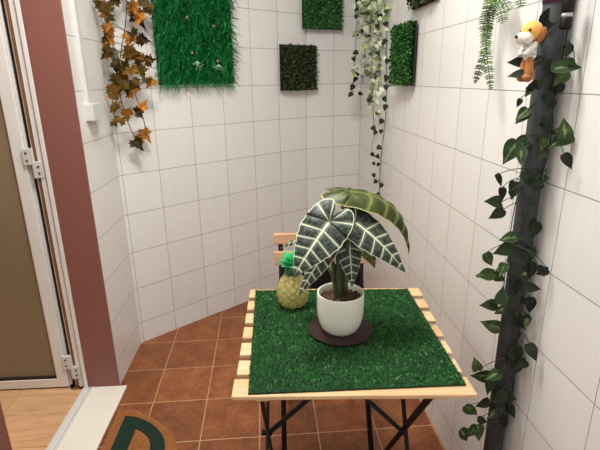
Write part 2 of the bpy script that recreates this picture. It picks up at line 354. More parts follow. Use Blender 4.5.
POTHOS = [
    (0.5486,1.0194,1.2756,-0.656,-0.1,-0.748,0.0425,1),
    (0.5292,1.0122,1.1976,-0.519,-0.163,-0.839,0.0654,1),
    (0.5563,1.027,1.2162,-0.949,-0.098,-0.299,0.0538,1),
    (0.5437,0.9887,1.1926,-0.208,-0.51,-0.835,0.0418,1),
    (0.5721,0.9956,1.1395,0.476,-0.253,-0.843,0.0449,1),
    (0.5101,1.0058,1.1362,0.475,-0.279,-0.835,0.0379,0),
    (0.5289,1.0222,1.099,0.149,-0.214,-0.965,0.0389,0),
    (0.5539,1.0204,1.1079,-0.367,-0.537,-0.76,0.0544,0),
    (0.4935,0.9927,1.0913,-0.974,-0.153,0.167,0.048,1),
    (0.5048,0.994,1.0602,-0.83,-0.075,-0.552,0.0444,1),
    (0.6007,1.0161,1.0482,0.135,-0.457,-0.879,0.0615,1),
    (0.6037,0.9967,1.0169,-0.369,-0.509,-0.778,0.05,1),
    (0.5371,0.9904,1.0024,-0.977,0.105,-0.185,0.0455,1),
    (0.5356,1.0027,0.9677,-0.941,-0.223,-0.254,0.0551,1),
    (0.5084,1.0072,0.9417,0.476,-0.231,-0.848,0.0419,1),
    (0.5022,1.0087,0.9028,-0.977,0.104,-0.184,0.049,1),
    (0.534,0.9879,0.9224,-0.518,-0.483,-0.706,0.0397,1),
    (0.6037,0.9971,0.955,-0.029,-0.302,-0.953,0.0452,0),
    (0.6049,0.9449,0.9336,-0.946,-0.177,-0.271,0.0374,0),
    (0.6049,0.9457,1.259,-0.153,0.045,0.987,0.0495,1),
    (0.6047,0.9543,1.2329,-0.836,-0.18,-0.519,0.0603,1),
    (0.6055,0.9161,1.1929,0.47,-0.352,-0.81,0.0427,0),
    (0.6037,0.9964,1.1368,-0.664,-0.197,-0.721,0.0326,0),
    (0.6039,0.9872,0.9153,-0.022,-0.178,-0.984,0.05,0),
    (0.5901,1.0279,0.9335,-0.372,-0.414,-0.831,0.0392,1),
    (0.5052,1.0174,0.8991,-0.987,-0.107,-0.117,0.0476,1),
    (0.5421,1.0088,0.893,0.849,-0.221,-0.48,0.0408,1),
    (0.5398,0.9851,0.8594,0.204,0.337,0.919,0.0501,1),
    (0.5217,1.0114,0.8186,-0.995,0.103,-0.003,0.0489,1),
    (0.5838,1.0015,0.868,-0.201,-0.276,-0.94,0.0489,0),
    (0.6044,0.9648,0.8846,0.943,-0.314,-0.107,0.0431,0),
    (0.6049,0.9446,0.9344,0.464,-0.41,-0.786,0.0349,0),
    (0.6043,0.9694,0.8348,-0.024,-0.206,-0.978,0.0488,0),
    (0.5415,1.0272,0.7535,-0.954,0.167,0.247,0.0585,1),
    (0.6038,0.9903,0.7741,0.46,-0.435,-0.774,0.0454,0),
    (0.6004,1.0193,0.7169,-0.369,-0.279,-0.886,0.0575,0),
    (0.6039,0.9869,0.6843,0.14,-0.382,-0.914,0.0547,0),
    (0.6038,0.9903,0.6428,-0.524,-0.414,-0.744,0.0503,0),
    (0.6052,0.9307,0.729,0.283,-0.584,-0.761,0.0521,0),
    (0.5017,0.9969,0.6591,-0.314,-0.01,0.949,0.0461,1),
    (0.5329,1.0292,0.5981,-0.997,0.036,-0.073,0.0593,1),
    (0.5425,0.9865,0.6282,-0.934,-0.268,-0.236,0.0496,1),
    (0.5515,1.0115,0.5762,-0.208,-0.565,-0.799,0.0514,1),
    (0.5339,1.0021,0.53,-0.93,-0.287,-0.229,0.0492,0),
    (0.5163,1.0168,0.4958,0.748,-0.186,-0.637,0.0528,1),
    (0.6039,0.9889,0.5554,0.929,-0.079,-0.361,0.0466,0),
    (0.6042,0.9765,0.5213,0.434,-0.574,-0.694,0.047,0),
    (0.5035,1.0151,0.4153,0.477,-0.15,-0.866,0.0516,1),
    (0.5292,1.028,0.4158,-0.52,-0.17,-0.837,0.0493,1),
    (0.5317,0.9947,0.4386,0.143,-0.337,-0.931,0.0538,1),
    (0.6035,1.0036,0.4595,0.149,-0.21,-0.966,0.043,0),
    (0.5716,0.9858,0.5597,-0.88,-0.16,-0.446,0.046,0),
    (0.5882,1.0206,0.6929,-0.935,0.065,-0.348,0.0473,0),
    (0.5256,1.0275,1.3923,-0.993,0.119,-0.008,0.0436,0),
    (0.5147,0.9995,1.3656,-0.992,0.128,-0.011,0.0436,0),
    (0.5873,1.0282,1.4261,-0.034,-0.391,-0.92,0.0379,0),
    (0.6042,0.9741,1.4129,-0.365,-0.563,-0.742,0.0434,0),
    (0.6045,0.9623,1.3798,0.985,-0.139,0.105,0.0689,2),
    (0.6039,0.9861,1.3565,-0.666,-0.246,-0.705,0.0476,1),
    (0.545,0.9856,1.3432,-0.949,-0.134,-0.286,0.036,0),
    (0.5653,1.0191,1.3917,-0.88,-0.154,-0.448,0.0316,1),
    (0.5597,1.0283,1.3736,-0.032,-0.359,-0.933,0.034,3),
    (0.5896,1.0188,1.4877,0.622,-0.082,0.778,0.0688,0),
    (0.6043,0.9713,1.3897,-0.998,-0.037,0.042,0.0388,0),
    (0.5437,1.0286,1.3055,-0.367,-0.242,-0.898,0.0241,0),
    (0.548,1.0191,1.2819,-0.78,-0.106,-0.616,0.039,1),
    (0.6037,0.9986,1.3326,-0.042,-0.551,-0.833,0.0317,0),
    (0.6037,0.996,1.3039,0.15,-0.187,-0.971,0.0256,0),
    (0.5496,0.9882,1.3417,-0.946,-0.174,-0.272,0.0336,0),
    (0.5552,0.9854,1.4281,-0.371,-0.313,-0.875,0.0293,0),
    (0.584,0.9895,1.3112,0.301,-0.464,-0.833,0.0312,1),
    (0.5832,0.9923,0.6684,-0.227,-0.525,-0.82,0.0345,0),
    (0.5905,0.982,1.1235,-0.52,-0.298,-0.8,0.0255,1),
    (0.6043,0.9697,0.6712,-0.914,-0.321,-0.247,0.0399,1),
    (0.604,0.9821,1.2456,0.935,-0.288,-0.206,0.0233,0),
    (0.5988,0.9851,0.7846,0.918,-0.152,-0.366,0.0252,0),
    (0.5781,0.9838,1.3846,0.656,-0.477,-0.585,0.029,0),
    (0.5848,0.9822,1.2696,0.663,-0.34,-0.667,0.0289,0),
    (0.5979,0.9902,1.3342,0.819,-0.34,-0.462,0.0243,0),
    (0.604,0.9835,1.3338,-0.436,-0.184,-0.881,0.0345,0),
    (0.5896,0.9848,1.0834,0.816,-0.269,-0.512,0.024,1),
    (0.6014,0.9913,0.6597,0.796,-0.403,-0.452,0.0274,0),
    (0.5922,0.984,0.8384,-0.805,-0.361,-0.471,0.027,0),
    (0.5822,0.9805,1.1328,-0.984,0.031,-0.176,0.0308,0),
    (0.604,0.9826,0.9306,0.039,-0.406,-0.913,0.0295,0),
    (0.5336,0.9875,1.1059,0.436,-0.425,-0.793,0.0263,0),
    (0.5879,0.9826,0.684,0.682,-0.385,-0.621,0.0323,0),
    (0.5891,0.9868,1.1953,-0.862,-0.044,-0.504,0.0244,1),
    (0.5816,0.9841,1.2568,0.417,-0.518,-0.747,0.0233,1),
    (0.5576,0.9926,0.4987,-0.793,-0.37,-0.484,0.0372,1),
    (0.5333,0.9839,0.4913,0.945,-0.11,-0.309,0.0366,0),
    (0.5356,0.9806,0.8178,-0.886,-0.244,-0.393,0.0333,1),
    (0.5838,0.9814,1.2207,-0.291,-0.406,-0.867,0.0336,1),
    (0.5884,0.9935,1.2199,0.291,-0.563,-0.774,0.034,0),
    (0.5908,0.9918,0.9649,-0.98,0.018,-0.196,0.0309,1),
    (0.5958,0.9922,0.9109,-0.974,-0.119,-0.194,0.0304,1),
    (0.6042,0.975,0.5302,0.624,-0.353,-0.697,0.0374,0),
    (0.5667,0.9952,0.5489,-0.549,-0.473,-0.69,0.0299,1),
    (0.604,0.9846,0.7921,-0.979,-0.01,-0.202,0.0356,0),
    (0.5834,0.9946,1.3707,0.837,-0.343,-0.426,0.0301,1),
    (0.5867,0.9917,0.7663,-0.867,-0.276,-0.415,0.0264,0),
    (0.6042,0.9744,0.7841,-0.27,-0.265,-0.925,0.0292,1),
    (0.5597,0.9822,1.3435,0.007,-0.411,-0.912,0.0257,0),
    (0.5753,0.9804,1.1313,-0.602,-0.37,-0.708,0.0264,0),
    (0.5381,0.9835,1.3299,-0.701,-0.296,-0.649,0.0276,1),
]
MAPLE = [
    (-0.715,2.1821,1.6715,0.923,0.319,0.215,0.0575,1),
    (-0.7026,2.1536,1.7021,-0.68,0.438,0.588,0.0445,0),
    (-0.6669,2.2145,1.6856,-0.665,-0.209,-0.718,0.0502,2),
    (-0.6427,2.1974,1.7157,0.463,-0.34,-0.819,0.0388,1),
    (-0.687,2.1601,1.6234,-0.036,-0.437,-0.899,0.049,0),
    (-0.6656,2.1369,1.6099,0.775,-0.157,-0.612,0.0379,2),
    (-0.6888,2.156,1.5677,-0.635,0.028,-0.772,0.0521,2),
    (-0.6652,2.1283,1.5787,-0.34,-0.208,-0.917,0.0403,0),
    (-0.689,2.1731,1.5311,0.613,-0.023,-0.79,0.0415,0),
    (-0.7084,2.1623,1.5324,0.443,-0.172,-0.88,0.0321,1),
    (-0.715,2.1853,1.4777,-0.666,-0.287,-0.689,0.044,1),
    (-0.7089,2.1726,1.4643,-0.961,0.258,-0.101,0.034,0),
    (-0.6812,2.183,1.477,-0.64,0.002,-0.768,0.0437,3),
    (-0.6738,2.1605,1.4433,-0.144,-0.539,-0.83,0.0338,2),
    (-0.6857,2.1903,1.4261,-0.033,-0.381,-0.924,0.0438,1),
    (-0.6623,2.1653,1.4482,-0.273,0.241,0.932,0.0339,0),
    (-0.6302,2.2595,1.54,-0.371,-0.314,-0.874,0.0561,0),
    (-0.6017,2.2344,1.5654,-0.266,0.411,0.872,0.0435,1),
    (-0.5736,2.283,1.5413,0.918,-0.257,-0.303,0.0518,2),
    (-0.5907,2.2635,1.5369,0.967,-0.205,-0.149,0.0401,2),
    (-0.6263,2.22,1.4783,0.917,-0.258,-0.303,0.0684,0),
    (-0.6191,2.2049,1.4791,0.969,-0.133,0.208,0.0529,2),
    (-0.6014,2.2621,1.4574,-0.364,-0.199,-0.91,0.0649,1),
    (-0.6126,2.2334,1.4772,-0.735,-0.05,-0.676,0.0502,2),
    (-0.5667,2.2916,1.4505,0.944,0.198,0.263,0.0474,2),
    (-0.5579,2.2814,1.4554,0.293,0.04,0.955,0.0367,0),
    (-0.5616,2.2822,1.3567,-0.645,-0.024,-0.764,0.0494,0),
    (-0.5726,2.2548,1.3624,0.607,0.348,0.714,0.0382,1),
    (-0.6457,2.2079,1.4186,-0.929,0.095,-0.357,0.0505,2),
    (-0.6276,2.1843,1.402,-0.84,-0.045,-0.541,0.0391,0),
    (-0.6692,2.1926,1.3435,-0.371,-0.443,-0.816,0.0547,1),
    (-0.6863,2.1635,1.3751,-0.397,0.019,-0.917,0.0424,1),
    (-0.7059,2.1751,1.3291,0.318,-0.185,-0.93,0.0568,0),
    (-0.6958,2.1482,1.3014,0.32,0.061,0.945,0.044,2),
    (-0.6462,2.2307,1.3147,0.949,0.073,0.307,0.0577,0),
    (-0.6544,2.2058,1.3384,0.01,-0.548,-0.837,0.0446,1),
    (-0.7111,2.1955,1.2438,0.303,-0.447,-0.842,0.0574,2),
    (-0.7067,2.1817,1.2525,-0.535,0.204,0.82,0.0444,1),
    (-0.6617,2.191,1.2229,-0.013,-0.018,-1.0,0.0504,0),
    (-0.6806,2.1703,1.1894,0.745,0.045,0.666,0.039,2),
    (-0.6185,2.2274,1.2293,0.929,0.291,0.227,0.0509,2),
    (-0.5914,2.2014,1.2504,0.532,0.491,0.69,0.0394,0),
    (-0.715,2.1835,1.1819,0.58,-0.527,-0.621,0.044,1),
    (-0.7031,2.1645,1.1989,0.869,-0.067,-0.49,0.0341,1),
    (-0.6196,2.2907,1.1203,0.317,-0.247,-0.916,0.0592,0),
    (-0.6464,2.2792,1.0965,-0.474,-0.478,-0.74,0.0458,0),
    (-0.6515,2.2544,1.0798,0.621,-0.211,-0.754,0.0564,1),
    (-0.638,2.2439,1.0754,0.266,-0.5,-0.825,0.0437,1),
    (-0.5999,2.3057,1.6401,0.302,-0.45,-0.841,0.071,1),
    (-0.5855,2.2849,1.6311,-0.137,-0.046,-0.99,0.055,0),
    (-0.6006,2.2641,1.6682,0.606,-0.402,-0.687,0.0564,0),
    (-0.6105,2.2433,1.6713,-0.617,0.46,0.639,0.0436,1),
    (-0.5512,2.3181,1.681,-0.656,-0.424,-0.625,0.0482,2),
    (-0.5435,2.3042,1.6571,-0.946,-0.241,-0.219,0.0373,1),
    (-0.5648,2.3033,1.6936,0.616,-0.053,-0.786,0.048,2),
    (-0.59,2.2744,1.7135,-0.807,-0.114,-0.58,0.0372,2),
    (-0.6953,2.1747,1.6527,0.314,-0.317,-0.895,0.0483,0),
    (-0.6733,2.1605,1.6507,-0.167,0.413,0.895,0.0374,1),
    (-0.5937,2.2519,1.4036,0.317,-0.062,-0.946,0.0511,1),
    (-0.621,2.235,1.4109,0.845,-0.278,-0.457,0.0396,1),
    (-0.715,2.1741,1.513,-0.644,-0.022,-0.764,0.0416,1),
    (-0.6977,2.1635,1.4919,-0.466,-0.413,-0.782,0.0322,1),
    (-0.675,2.2379,1.3814,-0.621,0.086,-0.779,0.0491,0),
    (-0.7043,2.2278,1.3668,-0.997,-0.02,-0.08,0.038,1),
    (-0.6273,2.2525,1.3499,0.622,-0.171,-0.764,0.0491,2),
    (-0.6195,2.2323,1.3533,-0.396,-0.492,-0.776,0.038,2),
    (-0.6377,2.2094,1.7259,-0.626,0.068,-0.777,0.0556,1),
    (-0.6367,2.1891,1.7375,0.693,0.234,0.682,0.043,0),
    (-0.5937,2.2712,1.7429,-0.659,-0.136,-0.739,0.0568,0),
    (-0.6234,2.2604,1.7269,-0.624,-0.044,-0.78,0.0439,0),
    (-0.6762,2.1992,1.7446,-0.368,-0.25,-0.896,0.0557,2),
    (-0.6741,2.1842,1.7534,0.502,0.228,0.834,0.0431,0),
    (-0.6222,2.2551,1.7817,-0.925,0.197,0.324,0.0567,0),
    (-0.5943,2.3057,1.819,0.929,0.293,0.226,0.0602,1),
    (-0.6558,2.257,1.8163,-0.372,-0.367,-0.853,0.0548,0),
]
IVY = [
    (0.5075,2.911,1.7745,-0.455,-0.176,-0.873,0.0516,0),
    (0.499,2.9239,1.7392,-0.512,-0.256,-0.82,0.0323,0),
    (0.5021,2.9365,1.7032,-0.455,-0.523,-0.72,0.0324,0),
    (0.5417,2.9458,1.622,-0.429,-0.516,-0.742,0.0325,0),
    (0.4927,2.9024,1.6022,-0.808,-0.461,-0.367,0.0383,0),
    (0.4934,2.8923,1.5024,-0.914,-0.341,-0.219,0.0381,0),
    (0.488,2.8902,1.4634,0.333,-0.425,-0.842,0.0317,0),
    (0.5047,2.9056,1.3785,-0.584,-0.536,-0.61,0.0383,0),
    (0.5014,2.9175,1.3497,-0.614,-0.271,-0.741,0.0384,0),
    (0.488,2.9413,1.3029,-0.501,-0.095,-0.86,0.0387,0),
    (0.4771,2.9453,1.2614,-0.829,0.039,-0.558,0.0388,0),
    (0.5354,2.8903,1.2683,0.917,-0.218,-0.333,0.0318,0),
    (0.5779,2.4868,1.6136,0.086,-0.628,-0.773,0.0333,0),
    (0.5791,2.4367,1.4367,-0.388,-0.45,-0.804,0.0325,0),
    (0.579,2.4422,1.3551,-0.355,-0.494,-0.794,0.038,0),
    (0.5791,2.4347,1.3113,-0.068,-0.606,-0.792,0.0325,0),
    (0.5789,2.4445,1.2516,0.507,-0.319,-0.801,0.0326,0),
    (0.5791,2.4377,1.2118,-0.294,-0.204,-0.934,0.0326,0),
    (0.5774,2.509,1.1344,-0.513,-0.114,-0.851,0.0336,0),
    (0.5739,2.6631,1.0816,0.495,-0.51,-0.704,0.0356,0),
    (0.5746,2.6356,1.062,-0.457,-0.431,-0.778,0.0294,0),
    (0.5776,2.5004,1.0823,-0.28,-0.575,-0.768,0.0279,0),
    (0.5775,2.5081,0.9951,0.782,-0.492,-0.383,0.0338,0),
    (0.5739,2.6649,0.9321,0.673,-0.454,-0.584,0.0299,0),
    (0.5766,2.5447,0.9399,0.441,-0.571,-0.692,0.0286,0),
    (0.5746,2.6323,0.885,0.233,-0.606,-0.761,0.0237,0),
    (0.5768,2.5376,0.8961,-0.402,-0.084,-0.912,0.0229,0),
    (0.5749,2.6216,0.8165,0.267,-0.488,-0.831,0.0296,0),
    (0.5756,2.5921,0.7873,-0.718,-0.259,-0.646,0.0294,0),
    (0.5787,2.4527,0.7952,-0.376,-0.313,-0.872,0.028,0),
    (0.5779,2.4882,0.7357,0.726,-0.123,-0.677,0.0285,0),
    (0.5736,2.6791,1.4861,-0.928,-0.261,-0.267,0.0297,0),
    (0.575,2.6187,1.6659,-0.112,-0.515,-0.85,0.035,0),
    (0.5773,2.5133,1.536,-0.787,-0.164,-0.595,0.0336,0),
    (0.5741,2.6552,1.6209,0.468,-0.417,-0.779,0.0295,0),
    (0.5746,2.6358,1.3602,0.862,-0.409,-0.299,0.0292,0),
    (0.5717,2.7631,1.238,0.829,-0.486,-0.276,0.0428,0),
    (0.5753,2.6051,1.1696,-0.393,-0.358,-0.847,0.0289,0),
    (0.5729,2.7078,1.4853,0.481,-0.268,-0.835,0.0328,1),
    (0.4936,2.879,1.3774,0.858,-0.305,-0.414,0.0357,3),
    (0.5783,2.4692,1.6896,-0.858,-0.417,-0.302,0.0335,3),
    (0.5725,2.7268,1.7579,0.48,-0.121,-0.869,0.025,1),
    (0.5704,2.8199,1.7744,-0.842,0.077,-0.534,0.0272,1),
    (0.5467,2.8215,1.7773,-0.086,-0.34,-0.936,0.0336,3),
    (0.5699,2.8404,1.8317,0.536,-0.486,-0.691,0.0287,1),
    (0.4839,2.8571,1.3997,0.526,-0.617,-0.586,0.0303,1),
    (0.5769,2.5309,1.5053,0.911,-0.404,-0.081,0.0323,1),
    (0.5733,2.6929,1.4123,0.787,-0.466,-0.405,0.0295,2),
    (0.5751,2.6107,1.3351,-0.174,-0.627,-0.759,0.0302,2),
    (0.5719,2.754,1.7011,-0.723,-0.395,-0.566,0.0278,1),
    (0.5628,2.8971,1.7641,0.717,-0.491,-0.494,0.0266,3),
    (0.5572,2.9229,1.4771,0.936,-0.349,-0.038,0.0313,3),
    (0.5734,2.689,1.8083,-0.948,-0.301,-0.099,0.0361,1),
    (0.5774,2.5108,1.8111,-0.958,-0.193,-0.211,0.0258,1),
    (0.5738,2.6685,1.474,-0.645,-0.554,-0.526,0.0226,2),
    (0.5781,2.4811,1.669,0.627,-0.46,-0.629,0.0319,1),
    (0.5635,2.9242,1.4128,-0.852,-0.382,-0.358,0.0407,1),
    (0.5709,2.7958,1.5089,0.069,-0.199,-0.977,0.0264,2),
    (0.4973,2.8601,1.6084,0.872,-0.48,0.095,0.0369,1),
    (0.574,2.6628,1.4456,-0.693,-0.065,-0.718,0.0329,2),
    (0.5756,2.5901,1.3538,0.987,0.043,-0.158,0.0276,3),
    (0.5383,2.8533,1.857,-1.0,-0.016,0.005,0.0395,2),
    (0.5738,2.6706,1.6395,0.077,-0.243,-0.967,0.034,2),
    (0.5707,2.8053,1.7358,-0.232,-0.536,-0.812,0.0243,3),
    (0.572,2.7485,1.8764,-0.993,-0.112,-0.045,0.0277,1),
    (0.542,2.8257,1.8327,0.632,-0.351,-0.691,0.0303,2),
    (0.5691,2.8757,1.6825,-0.919,-0.155,-0.363,0.0286,1),
    (0.5713,2.7782,1.5152,-0.204,-0.338,-0.919,0.0365,1),
    (0.5725,2.7273,1.4562,0.464,-0.202,-0.863,0.031,3),
    (0.5733,2.6929,1.883,-0.643,-0.478,-0.599,0.0391,1),
    (0.5697,2.849,1.6829,0.976,0.007,-0.218,0.0398,2),
    (0.5735,2.6841,1.6044,0.745,-0.558,-0.365,0.0329,2),
    (0.5784,2.4663,1.5915,0.833,-0.511,-0.209,0.0247,2),
    (0.4967,2.8266,1.7012,0.306,-0.396,-0.866,0.0282,1),
    (0.5745,2.6374,1.7418,-0.31,-0.543,-0.78,0.0379,2),
    (0.5739,2.6657,1.4668,-0.196,-0.632,-0.749,0.025,2),
    (0.5645,2.8506,1.6415,0.37,-0.4,-0.839,0.0328,3),
    (0.5745,2.6396,1.5202,0.439,-0.54,-0.718,0.0366,2),
    (0.5034,2.8268,1.7576,0.747,-0.348,-0.566,0.0331,2),
    (0.5709,2.7966,1.818,-0.417,-0.112,-0.902,0.0281,2),
    (0.5698,2.8387,1.4105,0.597,-0.23,-0.769,0.0304,2),
    (0.5751,2.6114,1.4556,0.928,-0.138,-0.347,0.0367,1),
    (0.5264,2.8269,1.6575,0.98,0.085,-0.179,0.0291,2),
    (0.5293,2.9238,1.7222,-0.971,-0.166,-0.171,0.0328,1),
    (0.5707,2.8067,1.5156,-0.889,-0.43,-0.16,0.0348,3),
    (0.5628,2.8733,1.5911,-0.916,-0.3,-0.267,0.0312,1),
    (0.5756,2.5921,1.4181,0.533,-0.594,-0.602,0.0244,1),
    (0.5683,2.9109,1.7869,-0.225,-0.502,-0.835,0.0269,1),
    (0.5775,2.5045,1.6925,-0.52,-0.375,-0.767,0.0247,2),
    (0.5554,2.9215,1.5412,0.755,-0.546,-0.362,0.0252,3),
    (0.5753,2.6055,1.1663,0.786,-0.428,-0.446,0.0315,3),
    (0.5725,2.727,1.4977,-0.955,0.068,-0.29,0.0252,1),
    (0.5555,2.8253,1.8013,0.906,-0.191,-0.378,0.0286,2),
    (0.5791,2.436,1.7553,-0.047,-0.688,-0.724,0.0296,2),
    (0.5788,2.4471,1.8179,0.703,-0.557,-0.441,0.0264,2),
    (0.571,2.795,1.5621,0.064,-0.671,-0.739,0.0328,1),
    (0.5266,2.9148,1.6644,0.684,-0.279,-0.674,0.0252,1),
    (0.5716,2.7647,1.5433,-0.349,-0.267,-0.898,0.0375,2),
    (0.5731,2.6991,1.6385,0.064,-0.637,-0.768,0.0245,1),
    (0.5713,2.7823,1.5061,-0.72,-0.45,-0.528,0.0308,1),
    (0.5583,2.8941,1.3968,0.578,-0.538,-0.614,0.0395,2),
    (0.4999,2.8453,1.6116,-0.764,-0.334,-0.553,0.0266,1),
    (0.5601,2.849,1.811,-0.596,-0.511,-0.619,0.0338,1),
    (0.5781,2.4804,1.6439,0.865,-0.336,-0.374,0.0347,1),
    (0.5074,2.9065,1.8909,-0.096,-0.65,-0.754,0.0298,2),
    (0.5756,2.5893,1.2325,0.826,-0.168,-0.538,0.0304,2),
    (0.5731,2.7018,1.7132,-0.659,-0.567,-0.494,0.0306,3),
    (0.5735,2.6832,1.7936,0.057,-0.46,-0.886,0.0329,2),
    (0.5712,2.7829,1.6578,0.356,-0.263,-0.897,0.0375,1),
    (0.5717,2.7639,1.1952,-0.252,-0.199,-0.947,0.026,2),
    (0.5706,2.8094,1.4577,-0.86,-0.437,-0.264,0.0321,2),
    (0.5718,2.758,1.5146,-0.653,-0.498,-0.571,0.0287,1),
    (0.5692,2.872,1.3791,-0.881,0.017,-0.473,0.0391,1),
    (0.5713,2.7821,1.8473,0.699,-0.242,-0.673,0.0268,1),
    (0.5019,2.876,1.4141,0.555,-0.64,-0.531,0.0381,2),
    (0.5402,2.8595,1.5748,0.995,-0.037,-0.095,0.0403,2),
    (0.5722,2.7383,1.3004,0.592,-0.579,-0.561,0.0333,1),
    (0.5725,2.7282,1.4699,0.823,-0.363,-0.437,0.0283,1),
    (0.5489,2.8729,1.592,0.824,-0.492,-0.282,0.0307,1),
    (0.5721,2.7456,1.7077,-0.738,-0.156,-0.657,0.0255,3),
    (0.5571,2.8915,1.6926,-0.951,-0.188,-0.247,0.0396,2),
    (0.5698,2.8445,1.8688,-0.809,-0.147,-0.569,0.0259,1),
    (0.5768,2.5363,1.6725,-0.158,-0.468,-0.869,0.0304,2),
    (0.5337,2.8396,1.7799,0.947,-0.314,0.066,0.0348,2),
    (0.5624,2.8478,1.6366,0.598,-0.637,-0.486,0.0336,1),
    (0.4673,2.8272,1.8901,0.598,-0.24,-0.765,0.0327,3),
    (0.4939,2.9258,1.47,0.08,-0.209,-0.975,0.0321,2),
    (0.5691,2.8751,1.3833,-0.946,0.064,-0.317,0.0355,2),
    (0.5706,2.8109,1.8259,0.693,-0.233,-0.683,0.038,1),
    (0.5716,2.7683,1.8778,0.397,-0.107,-0.912,0.0369,2),
    (0.5215,2.8391,1.6508,0.177,-0.229,-0.957,0.0367,2),
    (0.5709,2.7999,1.2129,0.736,-0.377,-0.562,0.0349,2),
    (0.577,2.5282,1.2953,-0.287,-0.347,-0.893,0.0358,2),
    (0.55,2.8933,1.4592,-0.957,-0.147,-0.249,0.0303,2),
    (0.5687,2.8956,1.91,0.87,-0.335,-0.361,0.0377,1),
    (0.571,2.7945,1.4874,0.957,-0.19,-0.221,0.0285,1),
    (0.5759,2.5756,1.1857,-0.883,-0.402,-0.242,0.0232,2),
    (0.4843,2.9089,1.7545,0.39,-0.442,-0.808,0.0328,2),
    (0.5752,2.6069,1.6541,0.544,-0.588,-0.599,0.0258,3),
    (0.5737,2.6761,1.2115,0.017,-0.636,-0.771,0.0274,2),
    (0.5715,2.7705,1.258,0.912,-0.328,-0.247,0.0269,1),
    (0.5429,2.8468,1.5355,-0.734,-0.506,-0.452,0.0355,3),
    (0.5355,2.8948,1.729,0.968,-0.23,-0.099,0.0323,1),
    (0.5508,2.8604,1.6522,-0.953,-0.299,0.055,0.0328,2),
    (0.4902,2.8227,1.8699,-0.931,-0.348,-0.11,0.0362,1),
    (0.5242,2.852,1.5176,-0.469,-0.175,-0.866,0.0391,3),
    (0.5746,2.6337,1.3135,-0.779,-0.516,-0.357,0.0326,2),
    (0.571,2.7931,1.7557,-0.976,0.11,-0.186,0.0375,2),
    (0.5741,2.6546,1.3918,-0.839,-0.442,-0.319,0.0256,1),
    (0.4917,2.8835,1.8012,-0.105,-0.582,-0.806,0.0246,2),
    (0.5615,2.8613,1.7529,-0.03,-0.674,-0.738,0.0275,1),
    (0.5696,2.8535,1.8363,-0.39,-0.117,-0.913,0.0317,3),
    (0.5192,2.8467,1.6684,-0.673,-0.246,-0.698,0.025,2),
    (0.5715,2.7727,1.788,0.029,-0.18,-0.983,0.0397,2),
    (0.5737,2.6725,1.2781,-0.614,-0.44,-0.655,0.0373,2),
    (0.5734,2.6875,1.5903,0.46,-0.529,-0.713,0.0261,1),
    (0.5697,2.8512,1.6828,0.821,-0.117,-0.558,0.0271,2),
    (0.4964,2.885,1.8403,-0.892,0.026,-0.451,0.0385,1),
    (0.5774,2.5102,1.4037,0.525,-0.1,-0.845,0.0261,2),
    (0.5727,2.7194,1.2808,-0.87,-0.463,-0.171,0.0361,1),
    (0.5707,2.8069,1.8131,0.337,-0.142,-0.931,0.0336,3),
    (0.5222,2.8303,1.7585,0.296,-0.287,-0.911,0.0269,1),
    (0.5396,2.8732,1.3613,0.229,-0.394,-0.89,0.0309,1),
    (0.5761,2.57,1.7585,0.116,-0.346,-0.931,0.037,3),
    (0.5724,2.7312,1.3737,-0.939,-0.323,0.116,0.0367,1),
    (0.573,2.7067,1.6329,-0.06,-0.201,-0.978,0.0305,3),
    (0.4964,2.9039,1.8258,-0.212,-0.218,-0.953,0.0282,2),
    (0.5782,2.4746,1.6871,0.548,-0.54,-0.64,0.0357,1),
    (0.5738,2.6712,1.5973,0.152,-0.505,-0.85,0.034,2),
    (0.5657,2.8848,1.6309,0.253,-0.467,-0.847,0.0383,2),
    (0.5223,2.8286,1.7246,-0.885,-0.024,-0.465,0.0364,1),
    (0.5727,2.7179,1.5644,0.853,-0.011,-0.522,0.0313,2),
    (0.5462,2.8308,1.6171,-0.883,-0.395,-0.253,0.0367,3),
    (0.5759,2.5755,1.8264,0.134,-0.115,-0.984,0.0237,1),
    (0.5728,2.7124,1.7305,0.819,-0.125,-0.561,0.0389,2),
    (0.5771,2.526,1.5263,-0.231,-0.531,-0.816,0.0295,1),
    (0.5651,2.9015,1.8117,0.772,-0.505,-0.386,0.0297,2),
    (0.5732,2.6952,1.8294,-0.544,-0.192,-0.816,0.0365,2),
    (0.5642,2.8924,1.9612,0.506,-0.253,-0.825,0.0304,2),
    (0.5791,2.4341,1.7448,0.064,-0.366,-0.928,0.0301,1),
    (0.5394,2.9212,1.7939,0.548,-0.46,-0.699,0.0404,3),
    (0.5449,2.8551,1.4783,0.504,-0.337,-0.795,0.0242,1),
    (0.5733,2.6912,1.7148,-0.01,-0.379,-0.925,0.0302,2),
    (0.5737,2.6761,1.6197,0.71,-0.595,-0.377,0.0271,2),
    (0.571,2.793,1.8787,0.084,-0.197,-0.977,0.0285,2),
    (0.5693,2.8703,1.4212,0.679,-0.211,-0.703,0.0365,1),
    (0.5606,2.825,1.7363,-0.884,-0.343,-0.317,0.0403,2),
    (0.5524,2.9261,1.7716,0.317,-0.652,-0.689,0.0287,2),
    (0.5694,2.8624,1.6797,0.672,-0.153,-0.725,0.0329,2),
    (0.5744,2.6428,1.8279,0.893,-0.417,-0.171,0.0324,1),
    (0.5728,2.7138,1.309,-0.39,-0.091,-0.916,0.0313,1),
    (0.5357,2.8993,1.7466,0.574,-0.446,-0.687,0.0381,3),
    (0.5737,2.6727,1.2472,-0.908,-0.275,-0.317,0.0369,2),
    (0.5749,2.6213,1.5917,0.904,-0.426,-0.035,0.025,3),
    (0.5758,2.5829,1.8421,0.503,-0.48,-0.719,0.0284,1),
    (0.5715,2.7725,1.9154,0.718,-0.512,-0.472,0.0377,1),
    (0.546,2.9082,1.5754,-0.29,-0.141,-0.947,0.0354,2),
    (0.5512,2.8891,1.7161,-0.837,-0.491,-0.244,0.0413,1),
